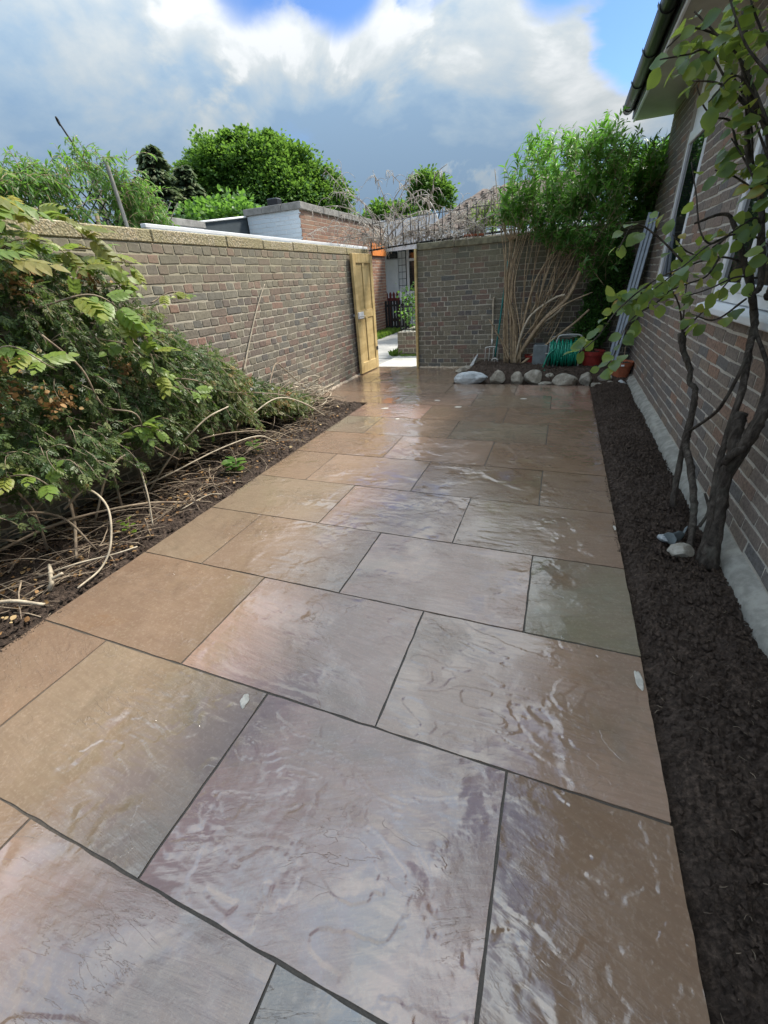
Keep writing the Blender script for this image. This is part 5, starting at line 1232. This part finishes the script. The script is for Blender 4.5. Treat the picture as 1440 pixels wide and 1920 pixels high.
# long shoots reaching up against the sky
for pts in [[(-2.72, 7.5, 1.95), (-2.95, 7.5, 2.25), (-3.1, 7.45, 2.45), (-3.32, 7.4, 2.62), (-3.42, 7.4, 2.80), (-3.45, 7.4, 2.95)], [(-2.7, 7.5, 2.0), (-2.62, 7.5, 2.35), (-2.45, 7.5, 2.62), (-2.33, 7.5, 2.78)], [(-2.75, 7.5, 2.2), (-2.6, 7.45, 2.5), (-2.4, 7.45, 2.66), (-2.2, 7.4, 2.72)],
            [(-2.9, 7.5, 2.0), (-3.2, 7.5, 2.25), (-3.45, 7.45, 2.38), (-3.62, 7.4, 2.3)], [(-2.95, 7.5, 2.2), (-3.15, 7.45, 2.5), (-3.35, 7.4, 2.62), (-3.55, 7.4, 2.66)], [(-2.6, 7.5, 2.1), (-2.45, 7.5, 2.4), (-2.2, 7.5, 2.55), (-2.0, 7.5, 2.42)], [(-1.9, 7.5, 2.0), (-1.7, 7.5, 2.25), (-1.45, 7.5, 2.36), (-1.2, 7.5, 2.30)],
            [(-1.6, 7.5, 2.1), (-1.3, 7.5, 2.35), (-1.05, 7.5, 2.45), (-.95, 7.5, 2.40)], [(-3.1, 7.5, 1.9), (-3.2, 7.45, 2.1), (-3.35, 7.4, 2.15), (-3.5, 7.4, 1.98)], [(-2.5, 7.45, 2.2), (-2.7, 7.4, 2.4), (-2.85, 7.4, 2.72), (-2.9, 7.4, 2.8)]]:
    tube_ob('vine_stem', pts, [.009, .0035], M_vine, dv_, 5, .06); mains.append(crom(pts, 5))
tw = []
for _ in range(950):
    m_ = random.choice(mains); p = m_[random.randrange(2, len(m_))]; L_ = random.uniform(.08, .30); d = np.array([random.gauss(0, .7), random.gauss(0, .4), random.uniform(.1, 1.)]); pts = [p]
    for k in range(5): d = d+np.array([random.gauss(0, .15), random.gauss(0, .15), -.42]); d /= np.linalg.norm(d); pts.append(pts[-1]+d*L_/5)
    tw.append((np.array(pts), [.0038, .0022]))
for _ in range(420):     # hanging dry racemes
    m_ = random.choice(mains); p = m_[random.randrange(3, len(m_))]; l = random.uniform(.05, .13); tw.append((np.array([p, p+[.005, 0, -l*.5], p+[0, 0, -l]]), [.003, .008, .003]))
ob('twigs', tubes_mesh('twigs', tw, M_vine, 3), dv_, 'stuff')

# ================================================================== climbing rose on the right
ro = thing('climbing_rose', 'old climbing rose with thick dark trunks and round yellowing leaves by the house', 'rose bush', (.85, 2.35, 0))
rp_ = {}
def rs(name, pts, r, kn=.10, n_=9, m_=M_barkd): tube_ob(name, pts, r, m_, ro, n_, kn, 7); rp_[len(rp_)] = crom(pts, 7)
rs('trunk', [(.875, 2.19, -.03), (.872, 2.24, .12), (.87, 2.33, .30), (.87, 2.36, .43), (.88, 2.31, .60), (.90, 2.31, .74), (.93, 2.38, .84), (.955, 2.55, 1.0), (.93, 2.72, 1.25)], [.046, .036, .032, .031, .026, .022, .019, .016])
rs('stub', [(.87, 2.33, .52), (.85, 2.36, .62), (.85, 2.38, .70), (.855, 2.38, .735)], [.030, .027, .028, .020], .14)
rs('stub', [(.88, 2.30, .60), (.84, 2.30, .55), (.835, 2.33, .50)], [.02, .016])
rs('branch', [(.84, 2.22, -.02), (.84, 2.26, .18), (.84, 2.38, .41), (.845, 2.44, .60), (.86, 2.50, .82), (.885, 2.66, .98), (.90, 2.74, 1.08), (.87, 2.81, 1.21), (.84, 2.88, 1.34)], [.017, .016, .015, .015, .016, .017, .016, .012])
rs('branch', [(.80, 2.27, .0), (.81, 2.36, .10), (.82, 2.51, .21), (.815, 2.70, .32), (.80, 2.84, .405), (.80, 2.87, .48), (.80, 2.93, .63), (.795, 2.97, .71), (.77, 3.02, .735), (.765, 3.05, .80), (.72, 3.13, .90), (.70, 3.18, .99)], [.017, .016, .018, .020, .018, .016, .018, .015, .014, .015, .017, .024])
rs('branch', [(.80, 2.74, .03), (.80, 2.80, .14), (.80, 2.86, .30), (.80, 2.90, .46), (.80, 2.93, .54)], [.017, .018, .016, .017, .012], .12)
rs('branch', [(.80, 2.88, .47), (.82, 2.60, .68), (.83, 2.52, .85), (.85, 2.55, .96), (.88, 2.62, 1.0)], [.009, .008, .008, .007], .06)
rs('branch', [(.90, 2.72, 1.06), (.955, 2.57, .90), (.96, 2.52, .77), (.92, 2.40, .62)], [.009, .009, .010, .012], .06)
rs('branch', [(.81, 2.28, .16), (.83, 2.30, .25), (.80, 2.33, .33)], [.008, .006])
rs('branch', [(.87, 2.81, 1.21), (.74, 2.87, 1.49), (.68, 2.89, 1.56), (.55, 2.81, 1.53)], [.014, .009, .005])
rs('branch', [(.88, 2.76, 1.15), (.83, 2.68, 1.22), (.86, 2.72, 1.27), (.81, 2.92, 1.63), (.73, 3.0, 1.81), (.69, 3.16, 2.11), (.61, 3.25, 2.3), (.57, 3.31, 2.44)], [.014, .013, .011, .008])
rs('branch', [(.90, 2.70, 1.2), (.87, 2.61, 1.28), (.84, 2.76, 1.53), (.77, 2.92, 1.86), (.68, 2.95, 1.97), (.64, 3.01, 2.09), (.60, 3.14, 2.34)], [.016, .015, .017, .018, .015, .010])
rs('branch', [(.95, 2.6, 1.0), (.94, 2.75, 1.3), (.90, 2.85, 1.7), (.86, 2.95, 2.1), (.8, 3.1, 2.5)], [.013, .012, .008])
tws = [[(.68, 2.83, 1.77), (.64, 2.84, 1.82), (.60, 2.88, 1.91), (.53, 2.86, 1.93), (.48, 2.87, 1.98), (.44, 2.9, 2.06)], [(.74, 2.87, 1.49), (.64, 2.80, 1.44), (.58, 2.81, 1.50), (.54, 2.88, 1.65), (.50, 2.95, 1.79)], [(.65, 2.79, 1.94), (.55, 2.88, 2.15), (.46, 2.88, 2.21), (.36, 2.84, 2.23), (.28, 2.78, 2.17)],
       [(.86, 2.95, 1.34), (.72, 2.92, 1.38), (.57, 2.84, 1.35), (.41, 2.73, 1.29), (.27, 2.61, 1.18), (.19, 2.50, 1.07), (.11, 2.43, 1.0)], [(.57, 2.84, 1.35), (.40, 2.86, 1.50), (.29, 2.84, 1.55), (.23, 2.75, 1.44)], [(.59, 2.91, 1.35), (.48, 2.78, 1.21), (.34, 2.66, 1.12), (.28, 2.54, .96), (.24, 2.49, .91)],
       [(.70, 3.18, .99), (.69, 3.28, 1.17), (.68, 3.38, 1.34), (.6, 3.3, 1.42)], [(.70, 3.18, 1.0), (.76, 3.1, 1.12), (.80, 3.0, 1.25), (.84, 2.95, 1.34)], [(.70, 3.18, 1.0), (.64, 3.15, 1.15), (.55, 3.1, 1.25), (.45, 3.0, 1.22)],
       [(.73, 3.0, 1.81), (.66, 3.0, 2.0), (.56, 2.98, 2.12), (.50, 2.95, 2.22)], [(.64, 3.01, 2.09), (.58, 3.0, 2.2), (.52, 3.0, 2.34)], [(.61, 3.25, 2.3), (.55, 3.1, 2.28), (.48, 3.0, 2.2), (.40, 2.95, 2.12)], [(.81, 2.92, 1.63), (.72, 2.8, 1.72), (.66, 2.75, 1.85), (.60, 2.7, 1.95)],
       [(.84, 2.76, 1.53), (.78, 2.65, 1.62), (.70, 2.6, 1.75)], [(.74, 2.87, 1.49), (.66, 2.95, 1.40), (.58, 3.0, 1.42), (.50, 3.0, 1.5)], [(.90, 2.85, 1.7), (.84, 2.7, 1.85), (.76, 2.65, 2.0), (.70, 2.7, 2.15)], [(.41, 2.73, 1.29), (.34, 2.75, 1.22), (.26, 2.72, 1.22)], [(.86, 2.90, 1.40), (.80, 2.80, 1.52), (.72, 2.72, 1.50), (.62, 2.68, 1.42)],
       [(.72, 2.92, 1.38), (.66, 2.82, 1.30), (.56, 2.74, 1.27), (.46, 2.66, 1.24)], [(.9, 2.7, 1.25), (.86, 2.6, 1.35), (.78, 2.55, 1.42)]]
tws += [[(0.70, 2.70, 1.85), (0.57, 2.77, 2.07), (0.45, 2.80, 2.19), (0.36, 2.81, 2.27)], [(0.74, 2.70, 1.73), (0.63, 2.78, 1.93), (0.51, 2.78, 2.02), (0.40, 2.75, 2.04)], [(0.66, 2.63, 1.97), (0.55, 2.65, 2.08), (0.49, 2.69, 2.19), (0.44, 2.74, 2.30)],
        [(0.64, 2.68, 2.06), (0.57, 2.71, 2.17), (0.52, 2.76, 2.28)], [(0.72, 2.78, 1.86), (0.58, 2.78, 1.97), (0.45, 2.83, 2.14), (0.37, 2.80, 2.14), (0.26, 2.75, 2.13)], [(0.73, 2.69, 1.81), (0.64, 2.74, 1.95), (0.55, 2.75, 2.03), (0.46, 2.65, 1.94)],
        [(0.78, 2.69, 1.57), (0.67, 2.75, 1.74), (0.60, 2.77, 1.83)], [(0.87, 2.80, 1.28), (0.77, 2.76, 1.29), (0.66, 2.69, 1.25), (0.54, 2.62, 1.22)], [(0.85, 2.82, 1.44), (0.73, 2.79, 1.47), (0.61, 2.72, 1.43), (0.51, 2.63, 1.35), (0.40, 2.53, 1.27)],
        [(0.79, 2.85, 1.62), (0.67, 2.85, 1.70), (0.58, 2.82, 1.73)], [(0.85, 2.80, 1.19), (0.72, 2.69, 1.11), (0.61, 2.67, 1.14)]]
rmes = []
for q in range(12):
    tp2 = leaf_tpl(4, [.05, .34, .42, .33, .02], random.uniform(.05, .35), random.uniform(.1, .4), random.uniform(0, .04))
    tq = [.08, .15, .25, .3, .4, .5, .55, .62, .7, .8, .45, .97][q]
    rmes.append(mesh_np('leaf', tp2[0], tp2[1], M_rose, True, np.clip(tq+np.where(tp2[0][:, 0] == 0, -.14, .05)+RNG.normal(size=len(tp2[0]))*.06, 0, 1)))
nl = 0; xl = []
for ti, t_ in enumerate(tws):
    c = crom(t_, 7); tube_ob('twig', c, [.0055, .0028], M_barkd, ro, 5, .08, k=0)
    dens = {3: 26, 5: 18, 4: 10, 0: 3, 1: 4, 2: 7, 6: 5, 7: 5, 14: 7, 17: 7, 18: 8, 19: 6, 27: 7, 28: 9, 29: 5, 30: 7}.get(ti, 12); Lc = np.linalg.norm(np.diff(c, axis=0), axis=1).sum()
    for k in range(dens):
        u_ = (k+random.random()*.8)/dens; u_ = .15+.85*u_; i = min(len(c)-2, int(u_*(len(c)-1))); p = c[i]; ax_ = c[i+1]-c[i]; ax_ /= np.linalg.norm(ax_)+1e-9
        r = RNG.normal(size=3); r -= r.dot(ax_)*ax_; r /= np.linalg.norm(r)
        d = ax_*.5+r*.8+np.array([-.1, -.1, -.35]); st_ = .03; pp_ = p+d/np.linalg.norm(d)*st_
        mm = rmes if random.random() < .9 else rmes[-2:]
        if random.random() < .66 and nl < 298: put_leaf(mm, ro, pp_, d, random.uniform(.045, .078), (-.3, -.9, .9), .6); nl += 1
        else: xl.append((pp_, d))
        if random.random() < .35: xl.append((p+RNG.normal(size=3)*[.05, .05, .04]+[.04, .06, 0], d+RNG.normal(size=3)*.4))
Px = np.array([a for a, b in xl]); Dx = np.array([b for a, b in xl]); print('rose leaves', nl, len(Px))
ob('foliage', leaves_mesh('foliage', leaf_tpl(4, [.05, .34, .42, .33, .02], .2, .25), Px, Dx, RNG.uniform(.035, .07, len(Px)), RNG.beta(2, 2, len(Px)), M_rose, .6, (-.3, -.9, .9)), ro, 'stuff')

# ================================================================== trees and climbers beyond the walls
def crown(lobes, nclump, nleaf, lsz, tpl, mat, sq=.85, up=.4, seed=0, csz=.22):
    rg = np.random.default_rng(seed); P = []; T = []; D = []
    for (c, r) in lobes:
        c = np.array(c); r = np.array(r)
        k = int(nclump*(r.prod()**(2/3)))
        v = rg.normal(size=(k, 3)); v /= np.linalg.norm(v, axis=1)[:, None]; v = v[v[:, 2] > -.75]
        rad = .34+.90*fbm(v*2.3+seed+c*.3, 3, seed)[:, None]
        cc = c+v*r*rad*rg.uniform(.70, 1.24, (len(v), 1))
        m_ = max(3, int(nleaf))
        off = rg.normal(size=(len(cc), m_, 3)); off *= csz*r.mean()*rg.uniform(.5, 1.2, (len(cc), 1, 1))*np.array([1, 1, .62])
        pp = (cc[:, None]+off).reshape(-1, 3); dd = (off*.8+v[:, None]*r.mean()*.12).reshape(-1, 3)
        P.append(pp); D.append(dd+rg.normal(size=dd.shape)*.05*r.mean()); T.append(np.clip(np.repeat(rg.uniform(0, .75, len(cc)), m_)+rg.normal(size=len(pp))*.16+.12*v[:, 2].repeat(m_), 0, 1))
    P = np.concatenate(P); D = np.concatenate(D); T = np.concatenate(T)
    return P, D, T
def tree(name, label, base, hgt, tr, lobes, nclump, nleaf, lsz, mat, seed, tpl=LT_oval, csz=.22):
    t = thing(name, label, 'tree', base)
    b = np.array(base, float); top = b+np.array([0, 0, hgt*.75])
    tube_ob('trunk', [b, b+[.1, .05, hgt*.3], top], [tr, tr*.8, tr*.3], M_barkg, t, 10, .04)
    for k, (c, r) in enumerate(lobes):
        tube_ob('branch', [b+np.array([0, 0, hgt*random.uniform(.25, .45)]), (b+np.array([0, 0, hgt*.45])+np.array(c))/2, np.array(c)+RNG.normal(size=3)*.2], [tr*.4, tr*.1], M_barkg, t, 6, .04)
    P, D, T = crown(lobes, nclump, nleaf, lsz, None, mat, seed=seed, csz=csz)
    print(name, len(P)); ob('crown', leaves_mesh('crown', tpl, P, D, RNG.uniform(.7, 1.2, len(P))*lsz, T, mat, .6, (0, 0, 1)), t, 'stuff'); return t
def at(az, el, dist):    # metres along a compass bearing from the garden
    return np.array([math.sin(R_(az))*dist, math.cos(R_(az))*dist, CAM_H+math.tan(R_(el))*dist])
m0 = at(-34.2, 0, 24)
def mp(az, el, d, r): return (tuple(at(az, el, d)), r)
tree('maple_tree', 'large round-headed bright green maple tree behind the white parapet', (m0[0], m0[1], -.2), 8., .28,
     [mp(-33.6, 10.2, 24, (1.7, 2.0, 1.5)), mp(-37.6, 10.4, 24, (1.35, 1.3, 1.5)), mp(-30.6, 9.4, 24, (1.5, 1.6, 1.5)), mp(-40.0, 9.4, 24.5, (1.0, 1.2, 1.3)), mp(-27.9, 8.0, 24, (1.3, 1.5, 1.2)), mp(-35.6, 12.6, 24, (.9, .9, .7)), mp(-32.0, 12.4, 24, (.9, .9, .7)), mp(-33.5, 8.3, 23.5, (2.4, 1.6, 1.5)), mp(-37.5, 8.0, 24, (1.5, 1.4, 1.3)), mp(-26.8, 6.4, 24, (.9, 1.0, 1.0)), mp(-35.5, 5.6, 23, (1.6, 1.2, .9)), mp(-31, 5.5, 23, (1.6, 1.2, .9))],
     150, 44, .13, M_maple, 3, csz=.13)
m1 = at(-15.3, 0, 40)
tree('round_tree', 'small round distant tree above the tangle of dead vine', (m1[0], m1[1], -.2), 7.2, .2, [mp(-15.6, 8.6, 40, (1.3, 1.3, 1.1)), mp(-14.0, 7.8, 40, (.9, 1., .9)), mp(-16.4, 7.6, 40, (.9, 1., .9))], 95, 24, .22, M_maple, 5)
m2 = at(-20, 0, 38)
tree('low_tree', 'low dark tree half hidden behind the dead vine and railing', (m2[0], m2[1], -.2), 5, .2, [mp(-20.8, 6.0, 38, (1.6, 1.3, 1.1)), mp(-18.4, 5.8, 38, (1.3, 1.3, 1.0)), mp(-22.5, 5.0, 38, (1.2, 1.2, .9))], 80, 22, .25, M_maple, 6)
m3 = at(-38, 0, 13)
tree('yellow_green_bush', 'feathery yellow-green bush between the conifers and the maple', (m3[0], m3[1], -.2), 3., .1, [mp(-39.5, 6.0, 13, (.75, .7, .6)), mp(-37.3, 6.4, 13, (.7, .7, .6)), mp(-35.8, 5.8, 13, (.5, .6, .5))], 260, 20, .10, M_will, 7)
def conifer(az, el_top, dist, rad, label, seed):
    tp3 = at(az, el_top, dist); H_ = tp3[2]+.2; t = thing('conifer', label, 'tree', (tp3[0], tp3[1], -.2), 'conifers behind the left wall')
    tube_ob('trunk', [(tp3[0], tp3[1], -.2), (tp3[0], tp3[1], H_*.5), (tp3[0], tp3[1], tp3[2]-.05)], [.14, .02], M_barkg, t, 7)
    br = []; P = []; D = []; T = []
    for k in range(260):
        f = (k+random.random())/260; z = tp3[2]-.05-f*H_*.75; L_ = rad*(f**.75)*random.uniform(.7, 1.15)+.08; a = random.uniform(0, 6.28)
        pts = np.array([(tp3[0]+math.cos(a)*L_*q, tp3[1]+math.sin(a)*L_*q, z+L_*(.25*q-.42*q*q+.12*q**4)) for q in np.linspace(0, 1, 7)]); br.append((pts, [.02, .005]))
        m_ = 34
        for i in range(m_):
            q = (i+random.random())/m_; j = min(5, int(q*6)); p = pts[j]+(pts[j+1]-pts[j])*(q*6-j); s = random.choice([-1, 1])
            side = np.array([-math.sin(a)*s, math.cos(a)*s, 0]); P.append(p+side*random.random()*.12*(1.2-q)*L_); D.append(side*.6+np.array([math.cos(a), math.sin(a), -.25])+RNG.normal(size=3)*.15); T.append(.15+.5*random.random()+.3*(q > .8))
    ob('branches', tubes_mesh('branches', br, M_barkg, 4), t, 'stuff')
    ob('needles', leaves_mesh('needles', LT_tiny, P, D, RNG.uniform(.16, .30, len(P))*dist/18, np.array(T), M_con, .3), t, 'stuff')
conifer(-44.0, 13.0, 15, 1.25, 'taller dark pointed conifer behind the left garden wall', 1)
conifer(-41.3, 11.6, 15.5, 1.0, 'shorter slim conifer standing right of the taller one', 2)
conifer(-46.8, 10.0, 16, 1.2, 'low conifer partly behind the leafy arch on the left', 3)
# leafy arch climber on the neighbour's side
ac = thing('arch_climber', 'fresh green climber hanging from a wooden arch and trellis over the left wall', 'climbing plant', (-4.6, 3.8, 0))
sp = []
for _ in range(2200):
    y = random.uniform(2.2, 4.75); top = np.interp(y, [2.2, 3.0, 3.55, 3.85, 4.15, 4.45, 4.75], [2.25, 2.36, 2.5, 2.68, 2.66, 2.5, 2.15]); x = -4.75+random.gauss(0, .16); z = random.uniform(1.75, top) if random.random() < .7 else top-random.random()*.1
    if y > 4.42: z = min(z, 2.45-(y-4.42)*1.1)
    # window through to the trellis
    if 3.72 < y < 4.05 and 1.9 < z < 2.32 and random.random() < .93: continue
    d = np.array([random.uniform(-.2, .9), random.uniform(-.6, .6), random.uniform(-.2, .9)]); L_ = random.uniform(.12, .3); pts = [np.array([x, y, z])]
    for k in range(5): d = d+np.array([0, 0, -.22]); d /= np.linalg.norm(d); pts.append(pts[-1]+d*L_/5)
    if fbm(np.array([[y*4, z*5.]]), 2, 77)[0] > .42: sp.append(np.array(pts))
for _ in range(14):
    y = random.uniform(2.4, 4.4); top = np.interp(y, [2.2, 3.0, 3.55, 3.85, 4.15, 4.45], [2.25, 2.36, 2.5, 2.68, 2.66, 2.5]); sp.append(np.array([(-4.7, y+.02*k*random.uniform(-1, 1.5), top-.05+.045*k-.003*k*k) for k in range(6)]))
P, D, S, T = leaves_on(sp, 9, .085, .9, lambda p, t: .2+.35*random.random()+.35*np.clip((p[2]-2.1)/.5, 0, 1)+(.2 if p[1] > 4.3 else 0))
ob('foliage', leaves_mesh('foliage', LT_lance, P, D+np.array([0, 0, -.12]), S*.85, T, M_will, .4), ac, 'stuff')
ob('twigs', tubes_mesh('twigs', [(p, [.004, .0015]) for p in sp], M_bark, 3), ac, 'stuff')
tube_ob('arch_post', [(-4.5, 4.04, 2.66), (-4.5, 4.05, 2.46), (-4.5, 4.06, 2.22), (-4.5, 4.08, 1.2)], .022, M_concg, ac, 4, k=1)
tube_ob('main_stem', wander((-4.7, 3.5, 0), (-4.7, 3.9, 2.2), 5, .04), .02, M_bark, ac, 6)
tr_ = thing('lattice_trellis', 'dark diamond lattice trellis showing through the leafy arch', 'trellis', (-4.86, 3.7, 0))
for k in range(15):
    y = 3.0+k*.11
    tube_ob('slat', [(-4.86, y, 1.7), (-4.86, y+.75, 2.45)], .007, M_iron, tr_, 4, k=1); tube_ob('slat', [(-4.845, y+.75, 1.7), (-4.845, y, 2.45)], .007, M_iron, tr_, 4, k=1)
# distant crane jib
cr = thing('crane_jib', 'thin dark tip of a distant crane jib above the leafy arch', 'crane', (-70, 57, 0))
a_ = at(-50.9, 14.2, 80); b_ = at(-49.6, 11.0, 80)
ax_ = (b_-a_); ax_ /= np.linalg.norm(ax_); nn_ = np.cross(ax_, [0.6, .8, 0]); nn_ /= np.linalg.norm(nn_)
tube_ob('chord', [a_+nn_*.25, b_+nn_*.7], .07, M_iron, cr, 4, k=1); tube_ob('chord', [a_-nn_*.25, b_-nn_*.7], .07, M_iron, cr, 4, k=1)
Lj = np.linalg.norm(b_-a_)
for k in range(9): tube_ob('brace', [a_+ax_*Lj*k/9+nn_*.3*(1 if k % 2 else -1)*(1+k*.12), a_+ax_*Lj*(k+1)/9-nn_*.3*(1 if k % 2 else -1)*(1+k*.12)], .05, M_iron, cr, 4, k=1)
tube_ob('jib_head', [a_+nn_*.45-ax_*.3, a_-nn_*.45+ax_*.3], [.12, .2, .12], M_iron, cr, 6, k=3)
tube_ob('mast', [(b_[0], b_[1], -1), tuple(b_)], .5, M_iron, cr, 4, k=1)
# greenery outside the gate
gr = []
def grass(name, label, x0, x1, y0, y1, z, n, h):
    P = np.stack([RNG.uniform(x0, x1, n), RNG.uniform(y0, y1, n), np.full(n, z)], -1)
    o = ob(name, leaves_mesh(name, LT_tiny, P, RNG.normal(size=(n, 3))*.35+[0, 0, 1], RNG.uniform(.5, 1.2, n)*h, RNG.uniform(0, 1, n), M_grass, .6, (0, -1, .3)), None, 'stuff'); o['label'] = label
grass('grass_strip', 'rough green weeds along the foot of the orange brick building', -5.08, -4.6, 10.8, 13.3, 0, 2600, .12)
grass('weed_tuft', 'tuft of weeds at the corner of the low brick wall', -3.22, -3.05, 8.6, 9.1, .0, 160, .13)
grass('weed_tuft', 'mossy grass along the base of the low brick wall', -3.0, -2.3, 8.50, 8.6, .01, 200, .05)
hb = thing('garden_shrub', 'leafy green shrub growing behind the black railings beyond the gate', 'shrub', (-2.7, 9.2, .3))
P, D, T = crown([((-2.75, 9.3, .62), (.42, .3, .38)), ((-3.3, 11.6, .9), (.5, .5, .5)), ((-2.5, 9.5, 1.0), (.3, .3, .3))], 330, 14, .07, None, M_bud, seed=15, csz=.3)
ob('foliage', leaves_mesh('foliage', LT_oval, P, D, RNG.uniform(.6, 1.1, len(P))*.07, T, M_will, .6), hb, 'stuff')
for q in range(3): tube_ob('stem', [(-2.8+.1*q, 9.25, 0), (-2.75+.08*q, 9.3, .5), (-2.7+.1*q, 9.35, 1.0)], .012, M_bark, hb, 5)
print('objects', len(bpy.data.objects), 'tris', sum(len(o.data.polygons) for o in bpy.data.objects if o.type == 'MESH')*2)
